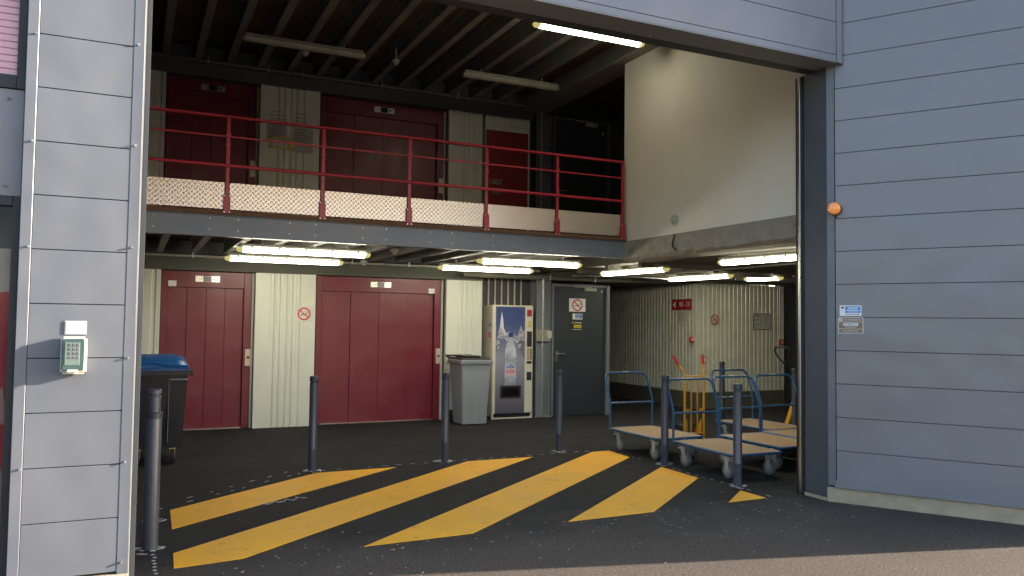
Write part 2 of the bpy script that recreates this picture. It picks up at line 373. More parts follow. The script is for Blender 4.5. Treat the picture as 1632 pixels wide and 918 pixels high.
# --- right-hand wall running towards the camera
P0 = Vector((5.849, 5.469, 0)); U = Vector((0.5356, -0.8445, 0)); N = Vector((-0.8445, -0.5356, 0))
M2 = Matrix(((U.x, 0, N.x, P0.x), (U.y, 0, N.y, P0.y), (0, 1, 0, 0), (0, 0, 0, 1)))     # x along, y up, z out
LW = 2.353
rw = thing('cladding_wall', P0, 'blue grey wall of wide horizontal panels angled beside the opening on the right', 'wall')
b = MB(); zz = [0.165]+[0.471+0.3058*k for k in range(0, 23)]
for a, c in zip(zz[:-1], zz[1:]): b.box((0.075, a+0.0022, -0.03), (LW, c-0.0022, 0.0), 0.002, M2)
b.build('cladding_panels', cladR, rw)
b = MB(); b.box((0.03, 0.1, -0.30), (LW-0.01, 7.2, -0.033), 0, M2); b.build('backing', groove, rw)
b = MB(); b.box((0.0, 0.15, -0.30), (0.068, 7.2, 0.005), 0.003, M2); b.build('corner_trim', clad, rw)
b = MB(); b.box((0.06, 0.135, -0.02), (LW, 0.16, 0.022), 0.003, M2); b.box((0.06, 0.14, -0.03), (LW, 0.20, 0.003), 0.001, M2); b.build('drip_flashing', cladR, rw)
b = MB(); b.box((-0.01, -0.05, -0.30), (LW, 0.132, -0.004), 0.006, M2, 2); b.build('concrete_plinth', plinthm, rw)
b = MB(); b.box((5.86, 5.47, 0.03), (6.2, 5.76, 4.056), 0.003); b.build('door_reveal', jambm, rw)
b = MB(); b.box((5.845, 5.485, 0), (6.2, 5.755, 0.03), 0.003); b.build('reveal_base', plinthm, rw)
for z in (1.36, 1.95, 2.55, 3.20, 3.80):
    b = MB(); b.box((0.048, z-.006, 0.005), (0.060, z+.006, 0.014), 0.002, M2); b.build('screw', steelgrey, rw)
# sectional door guide on the right jamb
gd = thing('door_guide_rail', (5.75, 5.80, 0), 'thin bright metal guide rail with dark edge on the right jamb', 'door rail')
b = MB(); b.box((5.838, 5.79, 0.02), (5.852, 5.82, 4.05), 0.002); b.build('rail', alu, gd)
b = MB(); b.box((5.853, 5.765, 0.0), (5.95, 5.86, 4.05), 0.002); b.build('cover', darkm, gd)

# --- rest of the building shell
sh = thing('building_shell', (10, 10, 0), 'grey building body and roof around the loading bay beyond the clad walls', 'building')
C = P0+U*LW
E2 = C+Vector((0.8445, 0.5356, 0))*12
Ms = Matrix(((0.8445, 0, 0.5356, C.x), (0.5356, 0, -0.8445, C.y), (0, 1, 0, 0), (0, 0, 0, 1)))
b = MB(); b.box((0, 0, -0.25), (12, 7.2, 0), 0, Ms); b.box((E2.x-.2, E2.y, 0), (E2.x, 18, 7.2)); b.box((-0.35, 18, 0), (E2.x, 18.2, 7.2)); b.build('outer_wall', clad, sh)
b = MB(); b.box((-0.35, FY+0.36, 0), (-0.02, 18, 7.2)); b.build('inner_wall', intdark, sh)
b = MB(); b.prism([(-9, FY+0.36), (5.93, FY+0.36), (C.x+.1, C.y+.1), (E2.x, E2.y), (E2.x, 18.2), (-9, 18.2)], 'z', 6.9, 7.1); b.build('roof', intdark, sh)

# --- windows left of the pier
wn = thing('display_window', (-1.4, FY+0.1, 0), 'dark framed lower window with red poster left of the pier', 'window')
WX0, WX1 = -2.4, -0.594
b = MB(); y0, y1 = FY+0.06, FY+0.12
b.box((WX1-0.045, y0, 0.05), (WX1, y1, 2.30), 0.003); b.box((WX0, y0, 0.05), (WX0+0.05, y1, 2.30), 0.003)
b.box((WX0+0.05, y0, 2.245), (WX1-0.045, y1, 2.30), 0.003); b.box((WX0+0.05, y0, 0.05), (WX1-0.045, y1, 0.11), 0.003); b.build('frame', darkm, wn)
glass = mat('window_glass', (0.02, 0.022, 0.025), 0.02, spec=0.8, var=0, rvar=0)
glass.node_tree.nodes['Principled BSDF'].inputs['Alpha'].default_value = 0.16
b = MB(); b.box((WX0+0.05, y0+0.03, 0.11), (WX1-0.045, y0+0.038, 2.245)); b.build('glass', glass, wn)
b = MB(); b.box((WX0+0.05, y0+0.07, 0.10), (WX1-0.045, y0+0.075, 2.0)); po = b.build('poster', mat('poster_cream', (0.5, 0.42, 0.34), 0.6), wn)
b = MB(); b.prism([(-2.3+1.66*t, 0.15+1.60*math.sin(max(0, min(1, t))*math.pi*0.5)**0.7) for t in [i/10 for i in range(11)]]+[(-0.645, 0.15)], 'y', y0+0.066, y0+0.0695); b.build('red_shape', signred, po)
b = MB(); b.prism([(-0.8, 1.02), (-0.66, 1.20), (-0.645, 1.08), (-0.645, 0.98)], 'y', y0+0.063, y0+0.0655); b.prism([(-0.75, 0.35), (-0.66, 0.75), (-0.645, 0.7), (-0.645, 0.35)], 'y', y0+0.063, y0+0.0655); b.build('pale_shape', mat('poster_skin', (0.45, 0.27, 0.19), 0.6), po)
wu = thing('upper_window', (-1.4, FY+0.1, 2.95), 'dark framed upper window with pink louvred blind left of the pier', 'window')
b = MB(); b.box((WX1-0.05, y0, 2.93), (WX1, y1, 6.4), 0.003); b.box((WX0, y0, 2.93), (WX0+0.05, y1, 6.4), 0.003); b.box((WX0+0.05, y0, 2.93), (WX1-0.05, y1, 3.01), 0.003); b.box((WX0+0.05, y0, 6.34), (WX1-0.05, y1, 6.4), 0.003); b.build('frame', darkm, wu)
b = MB()
for k in range(82): b.box((WX0+0.05, y0+0.03, 3.01+0.0405*k), (WX1-0.05, y0+0.045, 3.01+0.0405*k+0.0385), 0.004)
b.build('blind', mat('pink_blind', (0.66, 0.38, 0.44), 0.35), wu)
b = MB(); b.box((-2.4, FY+0.075, 2.303), (WX1-.001, FY+0.1, 2.928), 0.002); sp = b.build('spandrel_panel', cladR); setp(sp, 'blue grey metal panel with small rivets between the two windows', 'panel')
for z in (2.36, 2.87):
    b = MB(); b.cyl((-0.68, FY+0.062, z), (-0.68, FY+0.074, z), 0.008, 8); b.build('rivet', steelgrey, sp)
b = MB(); b.box((-9, FY+0.12, 0), (-2.41, FY+0.3, 7.2)); b.box((-2.4, FY+0.12, 6.41), (-0.6, FY+0.3, 7.2)); b.box((-2.41, FY+0.6, 0), (-0.36, FY+0.65, 6.4)); b.build('street_wall', clad, sh)

# --- interior structure
b = MB(); b.box((-0.02, 12.70, 0), (7.76, 12.85, 2.76)); b.box((-0.02, 12.70, 2.7605), (9.0, 12.85, 6.9)); setp(b.build('back_wall', intdark), kind='structure')
b = MB(); b.box((0, 9.36, 2.762), (6.1, 12.70, 2.80)); b.box((6.1, 9.36, 2.762), (9.0, 12.70, 2.80)); setp(b.build('balcony_floor', plym), kind='structure')
b = MB(); b.box((0, 5.86, 5.67), (9.0, 12.70, 5.74)); setp(b.build('ceiling', woodm), kind='structure')
b = MB(); b.box((-0.01, 12.40, 2.315), (5.33, 12.69, 2.515), 0.003); setp(b.build('bulkhead', bulkm), 'dark lintel band over the ground floor lift doors', 'bulkhead')
b = MB(); b.box((-0.01, 12.40, 5.16), (6.25, 12.69, 5.395), 0.003); setp(b.build('bulkhead', intdark), 'dark lintel band over the upper floor lift doors', 'bulkhead')
# concrete slab of storage hall, beige wall above
b = MB()
import itertools
nseg = 40
secs = []
for i in range(nseg+1):
    y = 5.88+(9.42-5.88)*i/nseg; j = lambda a: random.uniform(-a, a)
    secs.append([(6.15+j(.004), y, 2.755), (6.15+j(.008), y, 2.65+j(.02)), (6.155+j(.012), y, 2.53+j(.015)), (6.20+j(.01), y, 2.49), (6.6, y, 2.49), (6.6, y, 2.755)])
b.loft(secs); setp(b.build('slab_edge', concr, smooth=False), 'rough grey concrete slab edge beneath the tall beige wall', 'slab')
b = MB(); b.box((6.6, 5.81, 2.52), (17, 17.9, 2.75)); b.box((6.15, 12.9, 2.5), (6.6, 17.9, 2.75)); setp(b.build('storage_ceiling', slabm), kind='structure')
b = MB()
for k in range(9): b.box((6.62, 9.6+0.9*k, 2.44), (17, 9.68+0.9*k, 2.519))
setp(b.build('ceiling_ribs', slabm), kind='structure')
bw = MB(); bw.box((6.17, 5.86, 2.757), (6.35, 9.38, 5.272), 0.004); bo = bw.build('beige_wall', beigem); setp(bo, 'tall smooth beige wall above the concrete slab edge', 'wall')
b = MB(); b.box((6.0, 5.86, 5.274), (6.45, 12.68, 5.30), 0.003); b.box((6.2, 5.86, 5.30), (6.26, 12.68, 5.64)); setp(b.build('main_beam', joistm), 'wide dark steel main beam resting over the beige wall', 'beam')
b = MB(); b.box((0.1, 5.81, 5.30), (5.98, 5.92, 5.66)); setp(b.build('front_beam', joistm), 'dark steel beam behind the header carrying the roof joist ends', 'beam')

# joists (upper, lower)
def joist(x, y0, y1, z0, z1, wfl):
    b = MB(); b.box((x-wfl/2, y0, z0), (x+wfl/2, y1, z0+0.012), 0.002); b.box((x-wfl/2, y0, z1-0.012), (x+wfl/2, y1, z1), 0.002); b.box((x-0.006, y0, z0+0.012), (x+0.006, y1, z1-0.012)); return b
j0 = setp(joist(0, 5.93, 12.60, 5.40, 5.665, 0.10).build('roof_joist', joistm), 'long dark steel joist under the brown roof boards', 'joist', 'steel roof joists under the upper ceiling')
for k in range(13):
    o = j0 if k == 0 else j0.copy()
    if k: scn.collection.objects.link(o)
    o.location.x = 0.33+0.435*k
j1 = setp(joist(0, 9.42, 12.38, 2.55, 2.758, 0.085).build('floor_joist', joistm), 'short dark steel joist under the balcony floor', 'joist', 'steel joists under the balcony')
for k in range(13):
    o = j1 if k == 0 else j1.copy()
    if k: scn.collection.objects.link(o)
    o.location.x = 0.33+0.435*k
bp_ = MB()
for k in range(13):
    bp_.box((0.33+0.435*k+0.055, 12.45, 5.40), (0.33+0.435*(k+1)-0.055, 12.47, 5.62), 0.003)
setp(bp_.build('blocking_panels', steelgrey), 'row of small grey blocking plates between the roof joist ends', 'panel', kind='stuff')

# service pipes
def pipe(name, pts, r, m, label, clips=()):
    t = thing(name, pts[0], label, 'pipe'); MB().tube(pts, r, 12).build('pipe_run', m, t, True)
    if clips:
        for c in clips: b = MB(); b.box((c[0]-.008, c[1]-r-.012, c[2]-r-.006), (c[0]+.008, c[1]+r+.006, c[2]+r+.03)); b.build('pipe_clip', galv, t)
pipe('service_pipe', [(0.02, 12.33, 5.37), (6.3, 12.33, 5.37), (6.5, 12.33, 5.40), (6.6, 12.33, 5.48)], 0.032, steelgrey, 'long grey pipe under the roof joists above upper lifts', [(0.9, 12.33, 5.37), (1.75, 12.33, 5.37), (2.25, 12.33, 5.37), (3.5, 12.33, 5.37), (4.8, 12.33, 5.37)])
pipe('service_pipe', [(0.02, 12.0, 2.49), (6.2, 12.0, 2.49)], 0.018, housing, 'thin grey pipe below the balcony above ground floor lifts', [(0.75, 12, 2.49), (3.0, 12, 2.49), (3.9, 12, 2.49)])
pipe('service_pipe', [(4.9, 12.2, 2.40), (7.5, 12.2, 2.40), (9.4, 12.35, 2.44)], 0.045, slabm, 'thick grey pipe above the anthracite door', [(6.5, 12.2, 2.4), (7.4, 12.2, 2.4)])
pipe('vertical_pipe', [(6.375, 12.18, 0.05), (6.375, 12.18, 2.42)], 0.013, galv, 'thin pale vertical conduit beside the vending machine', [(6.375, 12.18, 0.5), (6.375, 12.18, 1.1), (6.375, 12.18, 1.9)])
pipe('vertical_pipe', [(6.32, 12.2, 2.85), (6.32, 12.2, 5.3)], 0.02, joistm, 'grey vertical conduit left of the upper dark door')
pipe('alarm_conduit', [(9.86, 12.50, 1.36), (9.86, 12.50, 2.42)], 0.009, galv, 'thin conduit rising from the alarm box at the hall corner')
pipe('alarm_conduit', [(11.98, 12.44, 1.34), (11.98, 12.44, 2.44)], 0.009, galv, 'thin conduit rising from the alarm box at the hall wall end')
pipe('ceiling_conduit', [(6.7, 11.75, 2.42), (7.8, 11.4, 2.42), (9.9, 11.9, 2.42)], 0.015, galv, 'thin conduit under the storage hall ceiling')
pipe('ceiling_conduit', [(7.9, 7.9, 2.44), (7.9, 11.8, 2.44)], 0.014, slabm, 'straight conduit crossing the storage hall ceiling between lamps')

# edge beam and railing
eb = thing('edge_beam', (0.06, 9.3, 2.52), 'long blue grey steel beam with bolts along the balcony edge', 'beam')
b = MB(); b.box((0.03, 9.30, 2.52), (6.13, 9.312, 2.745), 0.002); b.box((0.03, 9.312, 2.52), (6.13, 9.40, 2.532)); b.build('channel', beamblue, eb)
b = MB(); b.box((0.03, 9.285, 2.745), (6.15, 9.42, 2.761), 0.002); b.build('lip', steelgrey, eb)
b = MB(); b.box((0.03, 9.27, 2.7615), (6.15, 9.355, 2.806), 0.003); b.build('board_edge', plym, eb)
for x in (0.179, 0.74, 1.037, 1.597, 1.888, 2.444, 2.732, 3.288, 3.57, 4.14, 4.43, 4.98, 5.28, 5.85):
    for z in (2.713, 2.589):
        b = MB(); b.lathe([(0.013, 0), (0.013, 0.006), (0.007, 0.012)], seg=10, M=Matrix.Translation((x, 9.301, z)) @ Matrix.Rotation(R(90), 4, 'X')); b.build('bolt', galv, eb)
PX_ = [0.913, 1.962, 3.011, 4.035, 5.061, 6.09]
rl = thing('balcony_railing', (3.0, 9.3, 2.8), 'burgundy steel railing with bright tread plate kick boards on the balcony', 'railing')
for x in PX_:
    b = MB(); b.box((x-.020, 9.285, 2.79), (x+.020, 9.297, 3.845), 0.002); b.box((x-.006, 9.297, 2.79), (x+.006, 9.325, 3.845)); po = b.build('post', redrail, rl)
    b = MB(); b.box((x-.036, 9.268, 2.775), (x+.036, 9.284, 2.99), 0.003); b.build('bracket', redrail, po)
    for dx in (-.028, .028):
        for z in (2.79, 2.97):
            b = MB(); b.cyl((x+dx, 9.258, z), (x+dx, 9.268, z), 0.007, 8); b.build('bolt', galv, po)
    for z in (3.66, 3.54):
        b = MB(); b.cyl((x-.028, 9.29, z), (x+.028, 9.29, z), 0.004, 6); b.build('bolt', galv, po)
b = MB(); b.box((0.03, 9.26, 3.838), (6.11, 9.325, 3.864), 0.004); b.build('top_rail', redrail, rl)
b = MB(); b.box((0.03, 9.283, 3.622), (6.09, 9.30, 3.640), 0.002); b.build('middle_rail', redrail, rl)
b = MB(); b.tube([(0.03, 9.27, 3.305), (6.09, 9.27, 3.305)], 0.018, 12); b.build('lower_rail', redrail, rl, True)
ed = [0.05]+PX_
for a, c in zip(ed[:-1], ed[1:]):
    b = MB(); b.box((a+0.028 if a > .1 else a, 9.300, 2.825), (c-0.028, 9.304, 3.118)); b.build('kick_plate', treadalu, rl)

# --- lifts
def lift(x0, x1, z0, label, cap, sticker, lit):
    t = thing('lift_entrance', ((x0+x1)/2, 12.55, z0), label, 'lift', 'burgundy lift entrances')
    top = z0+2.31; L0, L1, dz = x0+0.088, x1-0.105, z0+2.075
    b = MB(); b.box((x0, 12.55, z0), (L0, 12.69, top), 0.003); b.build('jamb', red, t); b = MB(); b.box((L1, 12.55, z0), (x1, 12.69, top), 0.003); b.build('jamb', red, t)
    b = MB(); b.box((L0+.001, 12.552, dz), (L1-.001, 12.68, top), 0.003); b.build('head_panel', red, t)
    n = 4; wl = (L1-L0)/n
    for k in range(n):
        b = MB(); yo = 12.60+0.014*(abs(k-1.5) > 1); b.box((L0+wl*k+.002, yo, z0+0.012), (L0+wl*(k+1)-.002, yo+0.03, dz+0.01), 0.002); b.build('door_leaf', red, t)
    b = MB(); b.box((L0, 12.54, z0), (L1, 12.69, z0+0.011), 0.002); b.build('sill', alu, t)
    b = MB(); b.box((x1+.002, 12.52, z0), (x1+0.035, 12.69, top), 0.003); b.build('side_trim', trimlit, t)
    cx = (x0+x1)/2
    b = MB(); b.box((cx-.17, 12.538, z0+2.155), (cx+.17, 12.551, z0+2.245), 0.003); dp = b.build('display_plate', stain, t)
    b = MB(); b.box((cx-.06, 12.534, z0+2.16), (cx+.055, 12.537, z0+2.24)); sc = b.build('display_screen', screen, dp)
    b = MB()
    for s_ in (-1, 1): b.cyl((cx+s_*.085, 12.532, z0+2.2), (cx+s_*.085, 12.538, z0+2.2), 0.009, 8)
    b.build('arrow_lamps', inkd, dp)
    b = MB(); b.box((x1-.075, 12.530, z0+0.92), (x1+.015, 12.549, z0+1.17), 0.004); cp = b.build('call_panel', beige_plate, t)
    b = MB(); b.box((x1-.05, 12.526, z0+1.03), (x1-.008, 12.5295, z0+1.065), 0.003); b.build('call_button', inkd, cp)
    if sticker == 'l': sx = L0+.06
    elif sticker == 'r': sx = L1-.055
    if sticker:
        b = MB(); b.box((sx-.055, 12.546, z0+2.082), (sx+.055, 12.5505, z0+2.165)); b.build('notice', paper, t)
lift(0.372, 1.622, 0.0, 'narrow burgundy lift entrance on the ground floor behind the blue lidded bin', 1, 'l', True)
lift(2.590, 4.645, 0.0, 'wide burgundy four leaf lift entrance on the ground floor beside the grey bin', 2, 'r', True)
lift(0.372, 1.622, 2.845, 'narrow burgundy lift entrance on the balcony level at left', 1, None, False)
lift(2.590, 4.645, 2.845, 'wide burgundy lift entrance on the balcony level in the middle', 2, None, False)

# --- corrugated panels
def corr(x0, x1, z0, z1, y, pitch=0.25, dep=0.016):
    pts = []; x = x0; pts.append((x0, y))
    k = 0; c = x0+0.24
    while c+0.05 < x1:
        wgr = 0.022
        pts += [(c-wgr, y), (c-wgr*.3, y+dep), (c+wgr*.3+.02, y+dep), (c+wgr+.02, y)]
        c += [0.085, 0.10, 0.085, 0.11][k % 4]; k += 1
        if k > 4: break
    pts.append((x1, y)); poly = pts+[(x1, y+0.08), (x0, y+0.08)]
    b = MB(); b.prism(poly, 'z', z0, z1); return b
def panel(x0, x1, z0, label):
    o = corr(x0, x1, z0+.004, z0+2.312, 12.40).build('corrugated_panel', cream); setp(o, label, 'wall panel', 'cream ribbed panels between the lifts'); return o
panel(0.02, 0.364, 0, 'narrow cream ribbed panel behind the blue lidded bin')
panel(1.66, 2.55, 0, 'cream ribbed panel with a no smoking notice between ground floor lifts')
panel(4.69, 5.328, 0, 'cream ribbed panel behind the grey wheeled bin')
panel(0.02, 0.352, 2.845, 'narrow cream ribbed panel at the left end of the balcony')
panel(1.66, 2.55, 2.845, 'cream ribbed panel with taped notices between the balcony lifts')
panel(4.69, 5.30, 2.845, 'cream ribbed panel on the balcony left of red door')

# door 1001
dr = thing('unit_door', (5.77, 12.42, 2.845), 'small red storage door numbered 1001 in a cream surround on the balcony', 'door')
b = MB(); b.box((5.36, 12.42, 2.85), (6.21, 12.60, 5.16), 0.004); b.build('surround', cream, dr)
b = MB(); b.box((5.375, 12.405, 2.85), (6.17, 12.419, 4.91), 0.003); lf = b.build('leaf', mat('unit_red', (0.24, 0.018, 0.022), 0.5), dr)
text('1001', 0.135, papero, face((5.55, 12.403, 4.015), (1, 0, 0)), lf)
b = MB(); b.box((5.46, 12.385, 3.80), (5.66, 12.404, 3.91), 0.005); b.build('lock', mat('lock_grey', (.12, .11, .1), .4), lf)
b = MB(); b.box((5.83, 12.39, 5.0), (6.13, 12.419, 5.155), 0.006); b.cyl((6.05, 12.38, 5.09), (6.05, 12.39, 5.09), 0.03, 12); b.build('junction_box', cream, dr)

# recess with white bars behind vending machine
rc = thing('bar_screen', (5.75, 12.62, 0), 'row of thin white vertical bars in the dark recess above the vending machine', 'grille')
for k in range(7):
    b = MB(); b.box((5.405+0.125*k, 12.60, 0.02), (5.425+0.125*k, 12.63, 2.38), 0.002); b.build('bar', trimlit, rc)
# steel column
sc_ = thing('steel_column', (6.45, 12.35, 0), 'grey steel column between the vending machine and the anthracite door', 'column')
b = MB(); b.box((6.30, 12.27, 0.02), (6.58, 12.285, 2.44), 0.002); b.box((6.43, 12.285, 0.02), (6.45, 12.5, 2.44)); b.box((6.30, 12.5, 0.02), (6.58, 12.515, 2.44)); b.build('profile', mat('column_paint', (.20, .215, .24), .45, var=.08), sc_)
b = MB()
for k in range(3): b.box((6.47+.035*k, 12.255, 0.02), (6.485+.035*k, 12.269, 2.44), 0.002)
b.build('ribs', mat('column_paint', (.2, .2, .2)), sc_)
b = MB(); b.box((6.27, 12.22, 0), (6.6, 12.53, 0.018), 0.003); b.build('base_plate', galv, sc_)
cu = thing('steel_column', (6.45, 12.35, 2.8), 'dark steel column on the balcony beside the red numbered door', 'column')
b = MB(); b.box((6.26, 12.27, 2.80), (6.56, 12.285, 5.27), 0.002); b.box((6.40, 12.285, 2.80), (6.42, 12.5, 5.27)); b.build('profile', steelgrey, cu)
jb = thing('junction_box', (6.41, 12.2, 1.3), 'beige electrical box on the grey column beside the vending machine', 'electrical box')
b = MB(); b.box((6.275, 12.205, 1.30), (6.55, 12.254, 1.50), 0.006); b.build('box', mat('box_beige', (.33, .31, .24), .5), jb)
b = MB(); b.box((6.47, 12.185, 1.355), (6.56, 12.2045, 1.48), 0.006); b.build('switch', papero, jb)

# dark doors
def gdoor(z0, label, signs):
    t = thing('steel_door', (7.1, 12.25, z0), label, 'door'); top = z0+(2.26 if signs else 2.36)
    fm = mat('door_frame_paint', (.17, .185, .205), .45)
    b = MB(); b.box((6.585, 12.22, z0), (6.612, 12.4, top), 0.002); b.box((7.678, 12.20, z0), (7.74, 12.4, top+.04), 0.003); b.box((6.585, 12.22, top), (7.677, 12.4, top+0.04), 0.003); b.build('frame', fm if signs else steelgrey, t)
    b = MB(); b.box((6.615, 12.25, z0+.008), (7.675, 12.29, top-.004), 0.003); lf = b.build('leaf', greydoor, t)
    b = MB(); b.box((6.665, 12.238, z0+0.95), (6.715, 12.2495, z0+1.13), 0.004); b.tube([(6.69, 12.235, z0+1.09), (6.69, 12.19, z0+1.09), (6.71, 12.185, z0+1.09), (6.83, 12.185, z0+1.09)], 0.010, 8); b.build('handle', alu, lf, True)
    b = MB(); b.box((7.23, 12.19, top-.07), (7.46, 12.249, top-.018), 0.005); b.box((7.02, 12.20, top-.006), (7.36, 12.212, top+.006)); b.build('door_closer', papero, lf)
    b = MB(); b.box((7.575, 12.235, z0+2.165), (7.615, 12.249, z0+2.22), 0.003); b.build('sensor', papero, lf)
gdoor(0, 'anthracite steel door with a no smoking sign and lever handle on the ground floor', True)
gdoor(2.845, 'very dark steel door on the balcony behind the right end of the railing', False)

# --- signs
def nosmoke(t, M, cx, cy, ro, thick=0.022):
    b = MB(); ring(b, M, cx, cy, ro, ro-thick, 0.0022, 0.0032)
    a = R(-42); hw = thick*.38; n = Vector((-math.sin(a), math.cos(a), 0)); d = Vector((math.cos(a), math.sin(a), 0)); c = Vector((cx, cy, 0)); l = ro-thick*.6
    poly = [c+d*l+n*hw, c-d*l+n*hw, c-d*l-n*hw, c+d*l-n*hw]
    t2 = bmesh.new(); lo = [t2.verts.new((p.x, p.y, .0036)) for p in poly]; hi = [t2.verts.new((p.x, p.y, .0044)) for p in poly]
    t2.faces.new(lo[::-1]); t2.faces.new(hi)
    for i in range(4): t2.faces.new((lo[i], lo[(i+1) % 4], hi[(i+1) % 4], hi[i]))
    bmesh.ops.recalc_face_normals(t2, faces=t2.faces[:]); bmesh.ops.transform(t2, matrix=M, verts=t2.verts); b._add(t2)
    b.build('prohibition_ring', inkr, t)
    b = MB(); Mr = M @ Matrix.Translation((cx, cy, 0)) @ Matrix.Rotation(R(12), 4, 'Z')
    b.box((-ro*.55, -ro*.14, .0012), (ro*.35, -ro*.01, .002), 0, Mr); b.box((ro*.4, -ro*.14, .0012), (ro*.52, -ro*.01, .002), 0, Mr)
    b.tube([M @ Vector((cx+ro*(.45+.10*math.sin(q*1.3)), cy+ro*(.05+.09*q), .0016)) for q in range(5)], 0.003, 5)
    b.build('cigarette_symbol', inkd, t)
X = (1, 0, 0)
M = face((2.378, 12.392, 1.71), X); t = thing('no_smoking_sign', (2.378, 12.39, 1.71), 'clear square no smoking notice on the cream panel between ground lifts', 'sign')
b = MB(); flatbox(b, M, -.14, -.115, .14, .115, -.004, .0005); b.build('sheet', mat('clear_sheet', (.62, .64, .60), .2), t); nosmoke(t, M, 0, 0, .098)
M = face((7.095, 12.247, 1.94), X); t = thing('no_smoking_sign', (7.095, 12.24, 1.94), 'white no smoking sign at the top of the anthracite door', 'sign')
b = MB(); flatbox(b, M, -.165, -.115, .165, .115, -.002, .0005); b.build('sheet', paper, t); nosmoke(t, M, 0, 0, .105)
M = face((10.265, 12.395, 1.73), X); t = thing('no_smoking_sign', (10.265, 12.40, 1.73), 'round no smoking sign on the ribbed storage hall wall', 'sign')
b = MB(); b.lathe([(.10, -.002), (.10, .0005)], seg=32, M=M); b.build('disc', papero, t); nosmoke(t, M, 0, 0, .10)
def textlines(b, M, x0, x1, y0, n, dy, h, t=0.002, t1=0.0026, rag=.25):
    for k in range(n):
        xx = x0
        e = x1-(x1-x0)*random.uniform(0, rag)
        while xx < e:
            wv = random.uniform(.12, .3)*(x1-x0); flatbox(b, M, xx, y0-k*dy, min(e, xx+wv), y0-k*dy+h, t, t1); xx += wv+.03*(x1-x0)
# sticker pair on the door
M = face((7.10, 12.247, 1.738), X); t = thing('door_sticker', (7.1, 12.24, 1.74), 'small blue and white sticker below the no smoking sign on the anthracite door', 'sticker')
b = MB(); flatbox(b, M, -.10, -.05, .10, .05, -.002, .0008); b.build('sheet', paper, t)
b = MB(); flatbox(b, M, -.045, -.03, .093, .042, .0012, .0018); b.build('blue_field', inkb, t)
b = MB(); textlines(b, M, -.035, .085, .025, 3, .02, .006); b.build('lettering', inkw, t)
M = face((7.095, 12.247, 1.572), X); t = thing('door_sticker', (7.1, 12.24, 1.57), 'small black and yellow alarm sticker lowest on the anthracite door', 'sticker')
b = MB(); flatbox(b, M, -.108, -.08, .108, .08, -.002, .0008); b.build('sheet', mat('black_sticker', (.02, .018, .01), .4), t)
b = MB(); ring(b, M, -.085, .058, .018, .010, .0012, .002, 16); flatbox(b, M, -.07, -.03, .085, .022, .0012, .002, 0); b.build('yellow_field', inky, t)
b = MB(); textlines(b, M, -.05, .095, .05, 1, .02, .014, .0012, .002, .05); textlines(b, M, -.09, .095, -.065, 1, .02, .009, .0012, .002, .05); b.build('lettering', inkw, t)
text('STANLEY', 0.034, inkd, face((7.10, 12.2440, 1.568), X), t, depth=.0003)
# signs on right-hand wall
def on2(s_, z): p = P0+U*s_+Vector((0, 0, z))+N*0.003; return face(p, U)
M = on2(0.202, 1.757); t = thing('wall_sticker', P0+U*.202+Vector((0, 0, 1.757)), 'blue and white notice upper of the two stickers on the right hand wall', 'sign')
b = MB(); flatbox(b, M, -.093, -.048, .093, .048, -.002, .001); b.build('sheet', mat('sign_white', (.85, .85, .85), .4), t)
b = MB(); flatbox(b, M, -.045, -.022, .086, .04, .0014, .002); b.build('blue_field', mat('sign_blue', (.06, .30, .72), .4), t)
b = MB(); textlines(b, M, -.025, .07, .026, 1, .02, .005, .0022, .0028, .05); textlines(b, M, -.02, .06, .012, 1, .02, .008, .0022, .0028, .05); textlines(b, M, -.035, .078, -.002, 1, .02, .007, .0022, .0028, .05); textlines(b, M, -.02, .07, -.014, 1, .02, .004, .0022, .0028, .05); b.build('white_lettering', inkw, t)
b = MB(); textlines(b, M, -.04, .078, -.038, 1, .02, .006, .0014, .002, .05); flatbox(b, M, -.08, .018, -.055, .036, .0014, .002); b.build('grey_lettering', steelgrey, t)
M = on2(0.203, 1.622); t = thing('wall_sticker', P0+U*.203+Vector((0, 0, 1.622)), 'brown security company plate lower of the two stickers on the right hand wall', 'sign')
b = MB(); flatbox(b, M, -.107, -.073, .107, .073, -.002, .0006); b.build('border', paper, t)
b = MB(); flatbox(b, M, -.102, -.068, .102, .068, .001, .0016); b.build('brown_field', brownsign, t)
b = MB(); flatbox(b, M, -.102, .029, .102, .032, .002, .0026); flatbox(b, M, -.102, -.034, .102, -.031, .002, .0026); flatbox(b, M, -.098, .037, -.070, .064, .002, .0026, 0); ring(b, M, -.052, .0085, .0145, .001, .002, .0024, 20); ring(b, M, .052, .0085, .0145, .001, .002, .0024, 20); flatbox(b, M, -.052, -.006, .052, .023, .002, .0026); b.build('white_marks', inkw, t)
b = MB(); ring(b, M, -.084, .05, .009, .005, .003, .0034, 16); b.build('emblem', brownsign, t)
text('SITE PROTÉGÉ PAR', .0185, inkw, M @ Matrix.Translation((.017, .050, .0022)), t, depth=.0004, sx=.98)
text('STANLEY', .028, inkd, M @ Matrix.Translation((0, .008, .0034)), t, depth=.0004)
text('Security Solutions', .0135, inkw, M @ Matrix.Translation((0, -.018, .0022)), t, depth=.0004)
text('www.stanleysecurity.fr', .0155, inkw, M @ Matrix.Translation((0, -.050, .0022)), t, depth=.0004)

